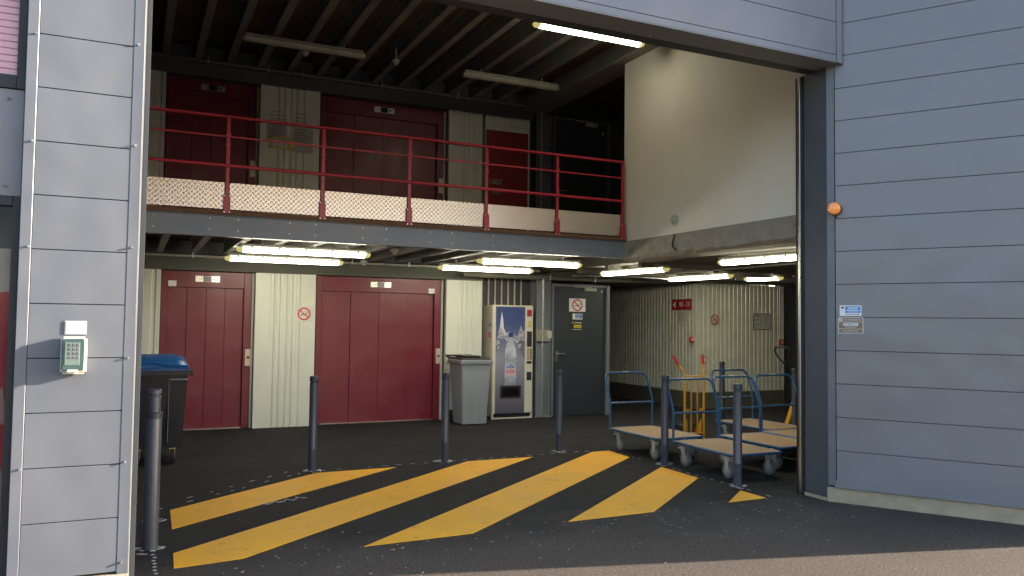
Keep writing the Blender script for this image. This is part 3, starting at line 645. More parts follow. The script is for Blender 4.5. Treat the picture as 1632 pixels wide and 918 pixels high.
# keypad on pier
kp = thing('keypad_box', (-0.295, FY-.05, 1.39), 'grey white weatherproof keypad box with clear flap on the pier', 'keypad')
b = MB(); b.box((-0.362, FY-.075, 1.278), (-0.228, FY-.001, 1.495), 0.014, None, 3); b.build('housing', mat('keypad_white', (.50, .51, .44), .45), kp, True)
b = MB(); b.box((-0.354, FY-.094, 1.298), (-0.240, FY-.076, 1.482), 0.006, None, 2); b.build('clear_flap', mat('tinted_flap', (.055, .10, .10), .10, spec=.8), kp, True)
b = MB(); b.box((-0.338, FY-.0965, 1.33), (-0.262, FY-.0945, 1.462), 0.001); kf = b.build('keypad_face', mat('keypad_face', (.13, .18, .17), .4), kp)
b = MB()
for i in range(4):
    for j in range(3): b.box((-0.318+.02*j, FY-.0995, 1.44-.024*i), (-0.305+.02*j, FY-.0968, 1.454-.024*i), 0.001)
b.build('keys', steelgrey, kf)
b = MB(); b.box((-0.33, FY-.108, 1.284), (-0.262, FY-.076, 1.306), 0.008, None, 2); b.build('latch', papero, kp, True)
pn = thing('paper_notice', (-0.29, FY-.01, 1.545), 'small white paper notice in a clear sleeve above the keypad box', 'notice')
b = MB(); b.box((-0.350, FY-.006, 1.505), (-0.236, FY-.001, 1.585), 0.001); b.build('sleeve', mat('sleeve', (.45, .45, .5), .2), pn)
b = MB(); b.box((-0.342, FY-.009, 1.511), (-0.240, FY-.0065, 1.580)); b.build('paper_sheet', mat('bright_paper', (.85, .85, .85), .6), pn)
M = face((-0.291, FY-.0088, 1.545), X); b = MB(); textlines(b, M, -.04, .04, .022, 4, .014, .003, .0, .0008); b.build('lettering', mat('faint_ink', (.35, .35, .4), .6), pn)

# beacon
bc = thing('warning_beacon', P0+U*0.08+N*.05+Vector((0, 0, 2.70)), 'round orange warning beacon on the corner trim of the right hand wall', 'beacon')
Mb = on2(0.078, 2.70)
b = MB(); b.lathe([(.058, 0), (.058, .02), (.05, .022)], seg=28, M=Mb); b.build('base', darkm, bc, True)
b = MB(); b.lathe([(.052, .022), (.056, .045), (.054, .085), (.042, .10), (.012, .107)], seg=28, M=Mb); b.build('lens', orange, bc, True)
b = MB(); b.tube([Mb @ Vector(p) for p in ((0, -.04, .01), (0, -.06, .012), (.005, -.075, .004), (.012, -.078, -.002))], .006, 8); b.box((-.054, -.012, 0), (.054, 0.002, .014), 0.002, Mb); b.build('cable', darkm, bc)

# siren and cable on beige wall
sr = thing('siren_sounder', (6.15, 8.21, 2.93), 'small round white detector low on the beige wall', 'detector')
Mn = face((6.168, 8.21, 2.935), (0, -1, 0)); b = MB(); b.lathe([(.062, 0), (.062, .018), (.045, .028), (.036, .028), (.028, .05), (.01, .055)], seg=28, M=Mn); b.build('body', papero, sr, True)
b = MB(); b.tube([(6.152, 8.19, 2.75), (6.14, 8.20, 2.70), (6.135, 8.22, 2.64), (6.135, 8.21, 2.59), (6.14, 8.16, 2.555), (6.15, 8.15, 2.545)], .010, 8); setp(b.build('loose_cable', darkm, None, True), 'short dark loose cable hanging over the concrete slab edge', 'cable')

# ------------------------------------------------------------------ lamps
def lamp(p, along, lit, label, L=1.57):
    t = thing('fluorescent_lamp', p, label, 'lamp', 'lit fluorescent lamps' if lit else 'unlit fluorescent lamps')
    a = Vector(along).normalized(); s_ = Vector((0, 0, 1)).cross(a); Mx = Matrix(((a.x, s_.x, 0, p[0]), (a.y, s_.y, 0, p[1]), (0, 0, 1, p[2]), (0, 0, 0, 1)))
    h = L/2
    b = MB(); b.box((-h+.02, -.055, .0), (h-.02, .055, .045), 0.012, Mx, 2); b.build('housing', housing, t)
    prof = [(math.cos(q)*.062, math.sin(q)*.055) for q in [math.pi+math.pi*i/10 for i in range(11)]]
    def sec(x, k=1.0): return [Mx @ Vector((x, u*k, v*k-.002)) for u, v in prof]
    b = MB(); b.loft([sec(-h+.07), sec(h-.07)]); b.build('diffuser', (lamphigh if p[2] > 4 else lampglow) if lit else lampoff, t, True)
    for e in (-1, 1):
        b = MB(); b.loft([sec(e*(h-.07)), sec(e*(h-.03), 1.0), sec(e*(h-.005), .75), sec(e*h, .4)]); b.build('end_cap', lampend if lit else lampoff, t, True)
    b = MB()
    for x in (-.5, .5): b.cyl(Mx @ Vector((x, 0, .044)), Mx @ Vector((x, 0, .11)), .008, 6)
    b.build('hangers', galv, t)
    b = MB()
    for x in (-.62, -.31, 0, .31, .62):
        for e in (-1, 1): b.box((x-.012, e*.063-.004, -.02), (x+.012, e*.063+.004, .012), 0.001, Mx)
    b.build('clips', housing, t)
lamp((1.96, 10.51, 5.2), X, False, 'long unlit fluorescent lamp high on the left under the roof')
lamp((4.99, 10.60, 5.2), X, False, 'long unlit fluorescent lamp high above the red numbered door')
lamp((5.02, 8.40, 5.2), X, True, 'lit fluorescent lamp under the roof near the header and beige wall')
lamp((1.85, 9.64, 2.44), X, True, 'front lit lamp on the left under the balcony beam')
lamp((1.87, 11.12, 2.44), X, True, 'rear lit lamp on the left above the narrow lift')
lamp((4.85, 9.64, 2.44), X, True, 'front lit lamp under the balcony beam nearer the vending machine')
lamp((4.85, 11.12, 2.44), X, True, 'rear lit lamp above the grey wheeled bin')
lamp((6.95, 10.30, 2.44), (-.1, 1, 0), True, 'lit lamp in front of the anthracite door below the slab corner')
lamp((8.70, 10.92, 2.44), (-.07, 1, 0), True, 'lit lamp in the storage hall above the red arrow sign')
lamp((6.98, 7.44, 2.44), (-.12, 1, 0), True, 'nearest lit lamp under the slab beside the right jamb')
lamp((9.98, 10.75, 2.46), (-.2, .8, 0), True, 'small far lit lamp near the middle of the storage hall', 0.75)
lamp((12.8, 12.9, 2.46), X, True, 'farthest lit lamp at the right edge of the storage hall')
# detectors
def detector(p, label, r=.05):
    t = thing('smoke_detector', p, label, 'detector', 'round ceiling detectors')
    b = MB(); b.lathe([(r*.9, .0), (r, -.015), (r*.95, -.035), (r*.6, -.05), (r*.4, -.07), (.01, -.075)], c=p, seg=20); b.build('body', papero, t, True)
    b = MB(); b.cyl((p[0], p[1], p[2]), (p[0], p[1], p[2]+.16), .012, 8); b.build('stem', housing, t)
detector((3.21, 10.61, 5.24), 'round white detector between the two unlit lamps')
detector((2.015, 10.83, 5.24), 'round white detector below the left unlit lamp')
detector((2.98, 9.75, 2.53), 'round white detector under the balcony beam between the lamps')
detector((2.95, 11.12, 2.47), 'round dark detector on the pipe between the rear lamps')

# ------------------------------------------------------------------ bollards
def bollard(p, h, r, label, tall=False):
    t = thing('bollard', (p[0], p[1], 0), label, 'bollard', 'dark grey bollards around the hatched area')
    if tall:
        pr = [(r, 0), (r, .90), (r*.97, .905)]; hd_ = [(r*.80, .93), (r*.80, 1.06), (r*.86, 1.065), (r*.86, h-.01), (r*.7, h)]
        b = MB(); b.lathe(pr, c=(p[0], p[1], 0)); b.build('post', boll, t, True)
        b = MB(); b.lathe([(r*1.08, .905), (r*1.08, .945), (r*.9, .95)], c=(p[0], p[1], 0)); b.build('collar', bollring, t, True)
        b = MB(); b.lathe([(r*.80, .95), (r*.80, h-.055), (r*.66, h-.048), (r*.66, h-.038), (r*.84, h-.034), (r*.84, h-.006), (r*.7, h)], c=(p[0], p[1], 0)); b.build('head', boll, t, True)
    else:
        b = MB(); b.lathe([(r, 0), (r, .22), (r*1.015, .222), (r*1.015, .228), (r, .23), (r, h-.075)], c=(p[0], p[1], 0)); b.build('post', boll, t, True)
        b = MB(); b.lathe([(r*.9, h-.075), (r*.9, h-.06), (r*1.04, h-.056), (r*1.04, h-.012), (r*.86, h)], c=(p[0], p[1], 0)); b.build('cap', bollring, t, True)
    return t
BOL = [((0.165, 6.19), 1.11, .052, 'nearest taller dark bollard with stepped head beside the pier', True),
       ((1.80, 8.74), 1.01, .044, 'dark bollard in front of the wide lift edge left in the back row', False),
       ((3.325, 8.76), 1.02, .044, 'dark bollard in front of the grey wheeled bin', False),
       ((4.92, 8.92), 1.02, .044, 'dark bollard in front of the anthracite door', False),
       ((5.633, 7.68), 1.02, .045, 'dark bollard between the two left hand platform trolleys', False),
       ((5.56, 6.36), 1.02, .045, 'dark bollard nearest the right jamb in front of a trolley', False),
       ((8.75, 10.38), 1.02, .045, 'far dark bollard standing behind the trolleys near the hall wall', False),
       ((8.53, 8.58), 1.02, .035, 'far slim bollard with silver top near the pallet truck', False)]
for a in BOL: bollard(*a)

# ------------------------------------------------------------------ ground markings
def poly_thing(name, poly, z0, z1, m, label, cat, group=None):
    t = bmesh.new(); b = MB()
    b.prism(poly, 'z', z0, z1); t.free()
    return setp(b.build(name, m), label, cat, group)
GR = 'yellow hatching stripes on the asphalt'
YS = [([(0.341, 7.352), (1.816, 8.567), (2.684, 8.581), (0.328, 6.682)], 'rearmost yellow stripe narrowing to a point near the left bollard'),
      ([(0.307, 5.995), (3.562, 8.646), (4.408, 8.645), (0.729, 5.689), (0.295, 5.635)], 'longest yellow stripe starting nearest the camera at the left'),
      ([(1.544, 5.656), (5.281, 8.711), (5.529, 8.721), (5.50, 8.196), (2.398, 5.686)], 'broad middle yellow stripe reaching the first trolley'),
      ([(3.243, 5.72), (5.461, 7.508), (5.438, 6.825), (4.099, 5.74)], 'short broad yellow stripe in front of the trolleys'),
      ([(4.949, 5.782), (5.414, 6.153), (5.405, 5.793)], 'tiny yellow triangle near the right jamb')]
for p, l in YS: poly_thing('hatch_stripe', p, 0.0005, 0.0035, yroad, l, 'road marking', GR)
b = MB(); chalk = mat('chalk_paint', (0.45, 0.45, 0.45), 0.8, var=.3, vscale=60)
def dash(x0, y0, x1, y1, n, fill=.4, wd=.012, jit=.012):
    for k in range(n):
        if random.random() < .15: continue
        a = k/n; c = (k+fill*random.uniform(.6, 1.1))/n; d = Vector((x1-x0, y1-y0, 0)); nn = Vector((-d.y, d.x, 0)).normalized()*wd*random.uniform(.5, 1)/2
        j = Vector((random.uniform(-jit, jit), random.uniform(-jit, jit), 0)); A = Vector((x0, y0, 0))+d*a+j; B = Vector((x0, y0, 0))+d*c+j
        b.prism([(A+nn)[:2], (B+nn)[:2], (B-nn)[:2], (A-nn)[:2]], 'z', .0006, .0028)
dash(0.25, 7.42, 1.75, 8.70, 12); dash(1.9, 8.70, 5.55, 8.80, 22); dash(5.56, 8.78, 5.50, 5.75, 22); dash(0.5, 7.8, 1.7, 8.9, 6, .25)
for q in range(7): b.lathe([(.014, .0006), (.012, .0024)], c=(0.185+random.uniform(-.006, .006), 6.02-.075*q, 0), seg=9)
def scrib(cx, cy, r0_, n, wd):
    for k in range(n):
        a = random.uniform(0, 6.28); ln = random.uniform(.25, .8); rr = r0_*random.uniform(.85, 1.5)
        pts = [(cx+rr*math.cos(a+ln*s_/4), cy+rr*math.sin(a+ln*s_/4)) for s_ in range(5)]; ww = wd*random.uniform(.3, 1)
        pin = [(cx+(rr-ww)*math.cos(a+ln*s_/4), cy+(rr-ww)*math.sin(a+ln*s_/4)) for s_ in range(5)][::-1]
        b.prism(pts+pin, 'z', .0006+.0001*k, .0026+.0001*k)
for (p, h, r, l, tl) in BOL[:6]: scrib(p[0], p[1], r*1.5, 14, .045); scrib(p[0]-.02, p[1]-.03, r*2.0, 5, .02)
for k in range(170):
    fx, fy = random.uniform(.5, 6.0), random.gauss(5.45, .45); a = random.uniform(0, 3.14); l_, w_ = random.uniform(.003, .016), random.uniform(.0015, .004)
    if fy > 7: continue
    ca, sa = math.cos(a), math.sin(a)
    b.prism([(fx+ca*u-sa*v, fy+sa*u+ca*v) for u, v in ((-l_, -w_), (l_, -w_*.4), (l_*.7, w_), (-l_*.6, w_*.8))], 'z', .0006, .003)
b.tube([(0.16+.09*math.cos(q/9*6.28)+.05, 7.02+.05*math.sin(q/9*6.28), .002) for q in range(10)], .004, 5)
b.tube([(1.05+.03*q+.02*math.sin(q*1.9), 7.28+.012*q+.05*math.sin(q*1.7), .002) for q in range(15)], .004, 5)
setp(b.build('chalk_marks', chalk), kind='structure')

# ------------------------------------------------------------------ platform trolleys
def make_trolley():
    t = thing('platform_trolley', (0, 0, 0), 'x', 'trolley', 'blue platform trolleys parked in the bay')
    W2, L2, Z = .335, .53, .27
    b = MB(); b.box((-W2+.015, -L2+.015, Z-.016), (W2-.015, L2-.015, Z), 0.003); b.build('deck_board', boardm, t, local=True)
    def rr(rad, n=5):
        pts = []
        for sx, sy, a0 in ((1, -1, -90), (1, 1, 0), (-1, 1, 90), (-1, -1, 180)):
            rad_ = rad if sy < 0 else .012
            for k in range(n+1):
                a = R(a0+90*k/n); pts.append((sx*(W2-rad_)+rad_*math.cos(a), sy*(L2-rad_)+rad_*math.sin(a), Z-.012))
        pts.append(pts[0]); return pts
    b = MB(); b.tube(rr(.05), .0145, 8)
    b.box((-W2+.02, -.02, Z-.04), (W2-.02, .02, Z-.018)); b.box((-W2+.02, -L2+.10, Z-.04), (W2-.02, -L2+.14, Z-.018)); b.box((-W2+.02, L2-.14, Z-.04), (W2-.02, L2-.10, Z-.018)); b.build('deck_frame', bluep, t, True, local=True)
    pts = []; xw = W2-.005
    side = [(L2-.005, Z-.03), (L2-.005, .56), (L2-.005, .60), (L2+.012, .65), (L2+.10, .86)]
    for y, z in side: pts.append((-xw, y, z))
    for k in range(6):
        a = k/5; pts.append((-xw+.09*(1-math.cos(a*math.pi/2)), L2+.10+.04*math.sin(a*math.pi/2), .86+.105*math.sin(a*math.pi/2)))
    top = [(-p[0], p[1], p[2]) for p in reversed(pts)]
    b = MB(); b.tube(pts+top, .0145, 10); hb = b.build('push_handle', bluep, t, True, local=True)
    b = MB(); b.tube([(-xw, L2+.0, .585), (xw, L2+.0, .585)], .013, 8); b.build('cross_bar', bluep, t, True, local=True)
    b = MB(); b.box((-.04, L2+.125, .975), (.04, L2+.155, .981)); b.build('tag', paper, hb, local=True)
    for sx in (-1, 1):
        for sy in (-1, 1):
            cx, cy = sx*(W2-.06), sy*(L2-.14); off = -.03 if sy > 0 else .0
            b = MB(); b.cyl((cx-.017, cy+off, .085), (cx+.017, cy+off, .085), .083, 24); wl = b.build('wheel', rubber, t, True, local=True)
            b = MB(); b.cyl((cx-.020, cy+off, .085), (cx+.020, cy+off, .085), .05, 16); b.build('hub', mat('hub_grey', (.35, .35, .37), .4), wl, True, local=True)
            b = MB(); b.box((cx-.045, cy-.05, .225), (cx+.045, cy+.05, .232))
            for e in (-1, 1): b.prism([(cy-.045, .225), (cy+.045, .225), (cy+off+.014, .075), (cy+off-.014, .075)], 'x', cx+e*.026-.002, cx+e*.026+.002)
            b.cyl((cx-.034, cy+off, .085), (cx+.034, cy+off, .085), .008, 8)
            if sy > 0: b.box((cx-.03, cy+off+.05, .19), (cx+.03, cy+off+.13, .20), 0.003)
            b.build('caster_fork', chrome, t, local=True)
    return t
proto = make_trolley()
TR = [((5.975, 8.35), 0.0, 'empty blue platform trolley parked nearest the anthracite door'),
      ((6.02, 7.08), -0.03, 'front blue platform trolley with brown deck behind the right hand bollard'),
      ((6.87, 7.30), 0.0, 'blue platform trolley partly hidden behind the jamb and front bollard'),
      ((7.65, 7.40), 0.0, 'rightmost blue platform trolley cut off by the right jamb'),
      ((7.85, 8.51), 0.0, 'rear blue platform trolley beside the yellow hand truck')]
for k, (p, rz, l) in enumerate(TR):
    o = proto if k == 0 else copy_tree(proto)
    o.location = (p[0], p[1], 0); o.rotation_euler.z = rz; o['label'] = l

# ------------------------------------------------------------------ yellow hand truck
ht = thing('hand_truck', (0, 0, 0), 'yellow hand truck with red grips standing behind the trolleys', 'hand truck')
hw_ = .155
for s_ in (-1, 1):
    x = s_*hw_
    b = MB(); b.tube([(x, 0, .03), (x, 0, .90), (x+s_*.004, .01, .95), (x+s_*.045, .09, 1.06)], .017, 10); b.build('side_tube', yelp, ht, True, local=True)
    b = MB(); b.tube([(x+s_*.045, .09, 1.06), (x+s_*.085, .16, 1.18)], .021, 10)
    b.tube([(x+s_*.05, .095, 1.07), (x+s_*.085, .06, 1.08), (x+s_*.13, .10, 1.16), (x+s_*.09, .155, 1.178)], .006, 8); b.build('grip', redg, ht, True, local=True)
    b = MB(); b.cyl((x-.028, .14, .12), (x+.028, .14, .12), .118, 24); wh = b.build('wheel', brubber, ht, True, local=True)
    b = MB(); b.cyl((x-.031, .14, .12), (x+.031, .14, .12), .05, 16); b.build('rim', mat('rim_red', (.2, .015, .02), .5), wh, True, local=True)
    b = MB(); b.prism([(.0, .32), (.13, .15), (.13, .10), (.0, .12)], 'x', x-s_*.04-.004, x-s_*.04+.004); b.box((x-s_*.045-.02, -.02, .42), (x-s_*.045+.02, .02, .455)); b.build('wheel_bracket', yelp, ht, local=True)
b = MB()
for x in (-.05, .05): b.tube([(x, 0, .06), (x, 0, .90)], .011, 8)
for z in (.90, .12): b.tube([(-hw_, 0, z), (hw_, 0, z)], .013, 8)
b.build('inner_bars', yelp, ht, True, local=True)
b = MB(); b.box((-.19, -.20, .01), (.19, .0, .022), 0.003); b.build('toe_plate', yelp, ht, local=True)
ht.location = (7.06, 8.95, 0); ht.rotation_euler.z = R(-4)

# ------------------------------------------------------------------ pallet truck
pt = thing('pallet_truck', (9.5, 9.8, 0), 'yellow pallet truck with black loop handle parked far right', 'pallet truck')
b = MB()
for y in (9.52, 9.90): b.box((9.7, y, .06), (10.8, y+.15, .11), 0.01)
b.box((9.62, 9.50, .06), (9.72, 10.06, .20), 0.01); b.build('forks', yelp, pt)
b = MB(); b.prism([(9.62, .03), (9.44, .03), (9.60, .40), (9.64, .40)], 'y', 9.55, 9.63); b.build('side_plate', yelp, pt); b = MB(); b.prism([(9.62, .03), (9.44, .03), (9.60, .40), (9.64, .40)], 'y', 9.95, 10.03); b.build('side_plate', yelp, pt)
b = MB(); b.cyl((9.52, 9.79, .12), (9.52, 9.79, .42), .045, 16); b.cyl((9.46, 9.84, .2), (9.46, 9.84, .40), .022, 10); b.build('hydraulic_pump', brubber, pt, True)
b = MB(); b.tube([(9.50, 9.79, .40), (9.36, 9.79, .75), (9.22, 9.79, 1.02)], .018, 10); b.build('draw_bar', brubber, pt, True)
b = MB(); b.tube([(9.22, 9.79, 1.0), (9.19, 9.66, 1.12), (9.17, 9.62, 1.22), (9.16, 9.66, 1.27), (9.16, 9.79, 1.28), (9.16, 9.93, 1.27), (9.17, 9.97, 1.22), (9.19, 9.92, 1.12), (9.22, 9.79, 1.0)], .014, 10); b.tube([(9.21, 9.79, 1.05), (9.17, 9.73, 1.13)], .008, 6); b.build('loop_handle', brubber, pt, True)
b = MB()
for y in (9.76, 9.83): b.cyl((9.52, y-.02, .09), (9.52, y+.02, .09), .088, 18)
b.build('steering_wheels', brubber, pt, True)
pt.location.x += .22; pt.location.y -= .10
fe = thing('fire_extinguisher', (11.0, 11.4, 0), 'red fire extinguisher glimpsed at the edge of the right jamb', 'fire extinguisher')
b = MB(); b.lathe([(.07, .95), (.08, .97), (.08, 1.38), (.06, 1.44), (.02, 1.47)], c=(11.25, 10.95, 0), seg=18); b.build('cylinder', redg, fe, True)
b = MB(); b.tube([(11.25, 10.95, 1.46), (11.25, 10.95, 1.50), (11.17, 10.9, 1.5)], .012, 8); b.build('valve', darkm, fe)
b = MB(); b.box((11.19, 11.03, 0), (11.31, 11.06, 1.5), .003); b.build('stand', darkm, fe)

# ------------------------------------------------------------------ storage hall walls
def ribwall(p0, p1, z0, z1, out, pitch=.105, dep=.011):
    """fine ribbed wall running p0 -> p1, out = unit vector towards the viewer"""
    p0, p1 = Vector((*p0, 0)), Vector((*p1, 0)); d = p1-p0; Lg = d.length; d.normalize(); o = Vector((*out, 0)); poly = []; s_ = 0
    while s_ < Lg-pitch:
        for ds, h in ((0, 0), (pitch*.62, 0), (pitch*.70, -dep), (pitch*.92, -dep)): q = p0+d*(s_+ds)+o*h; poly.append((q.x, q.y))
        s_ += pitch
    q = p1; poly.append((q.x, q.y)); q = p1-o*.06; poly.append((q.x, q.y)); q = p0-o*.06; poly.append((q.x, q.y))
    b = MB(); b.prism(poly, 'z', z0, z1); return b
cream2 = mat('cream_sheet_gloss', (0.60, 0.59, 0.48), 0.28, var=0.03, spec=.6)
h1 = thing('storage_hall_wall', (9.87, 14.5, 0), 'ribbed cream wall running away behind the first trolley', 'wall')
ribwall((9.87, 12.46), (9.87, 17.9), .32, 2.42, (-1, 0)).build('ribbed_sheet', cream2, h1)
b = MB(); b.box((9.85, 12.45, 0.0), (9.93, 17.9, .318)); b.build('kick_plate', treaddark, h1)
h2 = thing('storage_hall_wall', (11, 12.46, 0), 'ribbed cream wall facing the bay behind the hand truck', 'wall')
ribwall((9.935, 12.44), (12.09, 12.44), .32, 2.43, (0, -1)).build('ribbed_sheet', cream2, h2)
b = MB(); b.box((9.935, 12.425, 0.0), (12.09, 12.51, .318)); b.build('kick_plate', treaddark, h2)
b = MB(); b.box((9.84, 12.42, .32), (9.93, 12.435, 2.42), .002); b.box((9.84, 12.435, .32), (9.855, 12.50, 2.42), .002); b.build('corner_cover', cream2, h2)
b = MB(); b.box((12.10, 12.6, 0), (17, 12.7, 2.52)); b.box((7.75, 17.6, 0), (9.8, 17.8, 2.5)); setp(b.build('hall_end_wall', intdark), kind='structure')
# red arrow sign
dsn = thing('direction_sign', (9.84, 12.89, 2.02), 'red direction sign with white arrow reading 101 - 231 on the hall wall', 'sign')
M = face((9.846, 12.885, 2.02), (0, -1, 0))
b = MB(); flatbox(b, M, -.31, -.105, .31, .105, -.004, .001, 0); b.build('plate', signred, dsn)
b = MB(); b.prism([(0, 0)]*0+[(12.885+.29, 2.02), (12.885+.19, 2.09), (12.885+.19, 1.95)], 'x', 9.842, 9.8445); b.build('arrow', inkw, dsn)
text('101 - 231', .135, inkw, M @ Matrix.Translation((.10, 0, .002)), dsn, sx=.72)
n1 = thing('paper_notice', (9.85, 12.9, 1.75), 'pale paper notice with faint lines below the red arrow sign', 'notice')
M = face((9.860, 12.885, 1.75), (0, -1, 0)); b = MB(); flatbox(b, M, -.15, -.14, .15, .14, -.0, .004); b.build('sheet', cream2, n1)
b = MB(); textlines(b, M, -.11, .11, .10, 5, .035, .008, .0045, .0055); b.build('lettering', mat('faint_ink', (.35, .35, .4), .6), n1)
pl = thing('evacuation_plan', (11.5, 12.42, 1.7), 'framed evacuation plan on the ribbed hall wall', 'plan')
M = face((11.50, 12.425, 1.70), X); b = MB(); flatbox(b, M, -.225, -.165, .225, .165, -.01, .002); b.build('frame', steelgrey, pl)
b = MB(); flatbox(b, M, -.212, -.152, .212, .152, .003, .004); b.build('sheet', papero, pl)
b = MB(); textlines(b, M, -.19, -.08, .10, 1, .05, .03, .005, .006, 0); b.build('red_marks', inkr, pl)
b = MB()
for z in (.03, -.06):
    flatbox(b, M, -.19, z, -.09, z+.012, .005, .006); flatbox(b, M, -.19, z-.03, -.18, z, .005, .006)
for k in range(5): flatbox(b, M, .04+.01*k, .10-.05*k, .10, .106-.05*k, .005, .006)
flatbox(b, M, .10, -.10, .106, .12, .005, .006); flatbox(b, M, -.05, -.10, -.045, .12, .005, .006); b.build('plan_lines', steelgrey, pl)
for (p, l) in (((9.80, 12.50, 1.34), 'red fire alarm box at the hall wall corner below the arrow sign'), ((11.98, 12.40, 1.29), 'red fire alarm box at the right end of the ribbed hall wall')):
    t = thing('fire_alarm_box', p, l, 'alarm box'); b = MB(); b.box((p[0]-.055, p[1]-.03, p[2]-.055), (p[0]+.055, p[1]+.025, p[2]+.055), .008); b.build('box', mat('alarm_red', (.45, .03, .03), .4), t)
    b = MB(); b.box((p[0]-.028, p[1]-.034, p[2]-.028), (p[0]+.028, p[1]-.031, p[2]+.028)); b.build('button_glass', papero, t)

# ------------------------------------------------------------------ taped notices on the upper panel
pn2 = thing('taped_notice', (1.92, 12.39, 4.35), 'left taped paper notice with yellow tape border on the upper cream panel', 'notice')
M = face((1.92, 12.395, 4.40), X); b = MB(); flatbox(b, M, -.16, -.10, .14, .24, -.0, .001); b.build('sheet', mat('grey_paper', (.40, .41, .38), .35), pn2)
b = MB(); textlines(b, M, -.10, .10, .19, 5, .045, .010, .0015, .0022, .5); b.build('lettering', inkd, pn2)
b = MB()
for a in ((-.13, -.18, -.075, -.0), (-.13, -.20, .26, -.165), (-.13, -.035, .26, .0), (.14, -.17, .20, -.03), (.225, -.20, .26, -.0)): flatbox(b, M, a[0], a[1], a[2], a[3], .003, .0038)
b.build('yellow_tape', mat('tape_yellow', (.62, .52, .12), .5, var=.4, vscale=60), pn2)
pn3 = thing('taped_notice', (2.30, 12.39, 4.35), 'right taped grey paper notice on the upper cream panel', 'notice')
M = face((2.30, 12.395, 4.40), X); b = MB(); flatbox(b, M, -.14, -.22, .15, .18, -.0, .001); b.build('sheet', MATS['grey_paper'], pn3)
b = MB(); textlines(b, M, -.11, .12, .13, 5, .045, .010, .0015, .0022, .5); b.build('lettering', inkd, pn3)
for dx, l in ((-.38, 'left'), (.0, 'right')):
    M = face((2.30+dx, 12.395, 4.73), X); t = thing('printed_lines', (2.3+dx, 12.39, 4.73), l+' pair of short black printed lines above the taped notices', 'notice')
    b = MB(); textlines(b, M, -.12, .12, .04, 3, .055, .008, .0, .001, .3); b.build('lettering', inkd, t)

# ------------------------------------------------------------------ vending machine
vm = thing('vending_machine', (5.85, 12.5, 0), 'cream vending machine with a water bottle and mountain picture on its front', 'vending machine')
vx0, vx1, vy0, vy1, vz = 5.470, 6.225, 12.25, 12.95, 1.912
vcream = mat('vending_cream', (.66, .63, .53), .42, var=.04)
b = MB(); b.box((vx0+.004, vy0+.06, .04), (vx1-.004, 12.69, vz-.006), .006); b.build('cabinet', mat('vending_side', (.62, .54, .46), .5, var=.05), vm)
b = MB(); b.box((vx0, vy0, .09), (vx1, vy0+.058, vz), .008, None, 2); b.build('front_door', vcream, vm)
b = MB(); b.box((vx0, vy0+.0, .0), (vx0+.03, vy0+.06, .088)); b.box((vx1-.03, vy0, .0), (vx1, vy0+.06, .088)); b.box((vx0+.03, vy0+.004, .0), (vx1-.03, vy0+.02, .022)); b.build('base_frame', vcream, vm)
b = MB(); b.box((vx0+.03, vy0+.03, .03), (vx1-.03, vy0+.055, .086)); b.build('kick_grille', darkm, vm)
def gradient(name, stops, axis_lo, axis_hi, nscale=5, namp=.25):
    m = D.materials.new(name); m.use_nodes = True; n = m.node_tree.nodes; L = m.node_tree.links; p = n['Principled BSDF']
    tc = n.new('ShaderNodeTexCoord'); s = n.new('ShaderNodeSeparateXYZ'); L.new(tc.outputs['Object'], s.inputs[0])
    z = n.new('ShaderNodeTexNoise'); z.inputs['Scale'].default_value = nscale; z.inputs['Detail'].default_value = 8; L.new(tc.outputs['Object'], z.inputs['Vector'])
    a = n.new('ShaderNodeMath'); a.operation = 'MULTIPLY_ADD'; L.new(z.outputs[0], a.inputs[0]); a.inputs[1].default_value = namp; L.new(s.outputs[2], a.inputs[2])
    mr = n.new('ShaderNodeMapRange'); mr.inputs[1].default_value = axis_lo+namp/2; mr.inputs[2].default_value = axis_hi+namp/2; L.new(a.outputs[0], mr.inputs[0])
    cr = n.new('ShaderNodeValToRGB'); L.new(mr.outputs[0], cr.inputs[0])
    while len(cr.color_ramp.elements) < len(stops): cr.color_ramp.elements.new(.5)
    for e, (q, c) in zip(cr.color_ramp.elements, stops): e.position = q; e.color = (*c, 1)
    L.new(cr.outputs[0], p.inputs['Base Color']); p.inputs['Roughness'].default_value = .3; return m
pic = gradient('printed_picture', [(0, (.11, .105, .14)), (.25, (.20, .20, .26)), (.5, (.30, .31, .38)), (.68, (.15, .17, .28)), (.85, (.06, .09, .24)), (1, (.04, .07, .22))], .09, 1.89)
b = MB(); b.box((5.525, vy0-.004, .095), (6.07, vy0-.0005, 1.885)); vf = b.build('picture_panel', pic, vm)
b = MB(); y0_ = vy0-.0075; y1_ = vy0-.0045
b.prism([(5.525, 1.25), (5.56, 1.38), (5.60, 1.55), (5.63, 1.80), (5.655, 1.68), (5.67, 1.52), (5.73, 1.44), (5.79, 1.47), (5.83, 1.40), (5.87, 1.43), (5.93, 1.37), (5.97, 1.50), (5.99, 1.57), (6.03, 1.46), (6.07, 1.50), (6.07, 1.0), (6.0, 1.12), (5.95, 1.20), (5.88, 1.31), (5.75, 1.30), (5.64, 1.36), (5.58, 1.20), (5.54, 1.12)], 'y', y0_, y1_)
mtn = gradient('printed_mountains', [(0, (.25, .27, .38)), (.42, (.12, .13, .2)), (.5, (.6, .6, .62)), (.56, (.16, .17, .24)), (.7, (.55, .56, .6)), (1, (.75, .76, .8))], .9, 1.75, 14, .7)
b.build('mountains', mtn, vf)
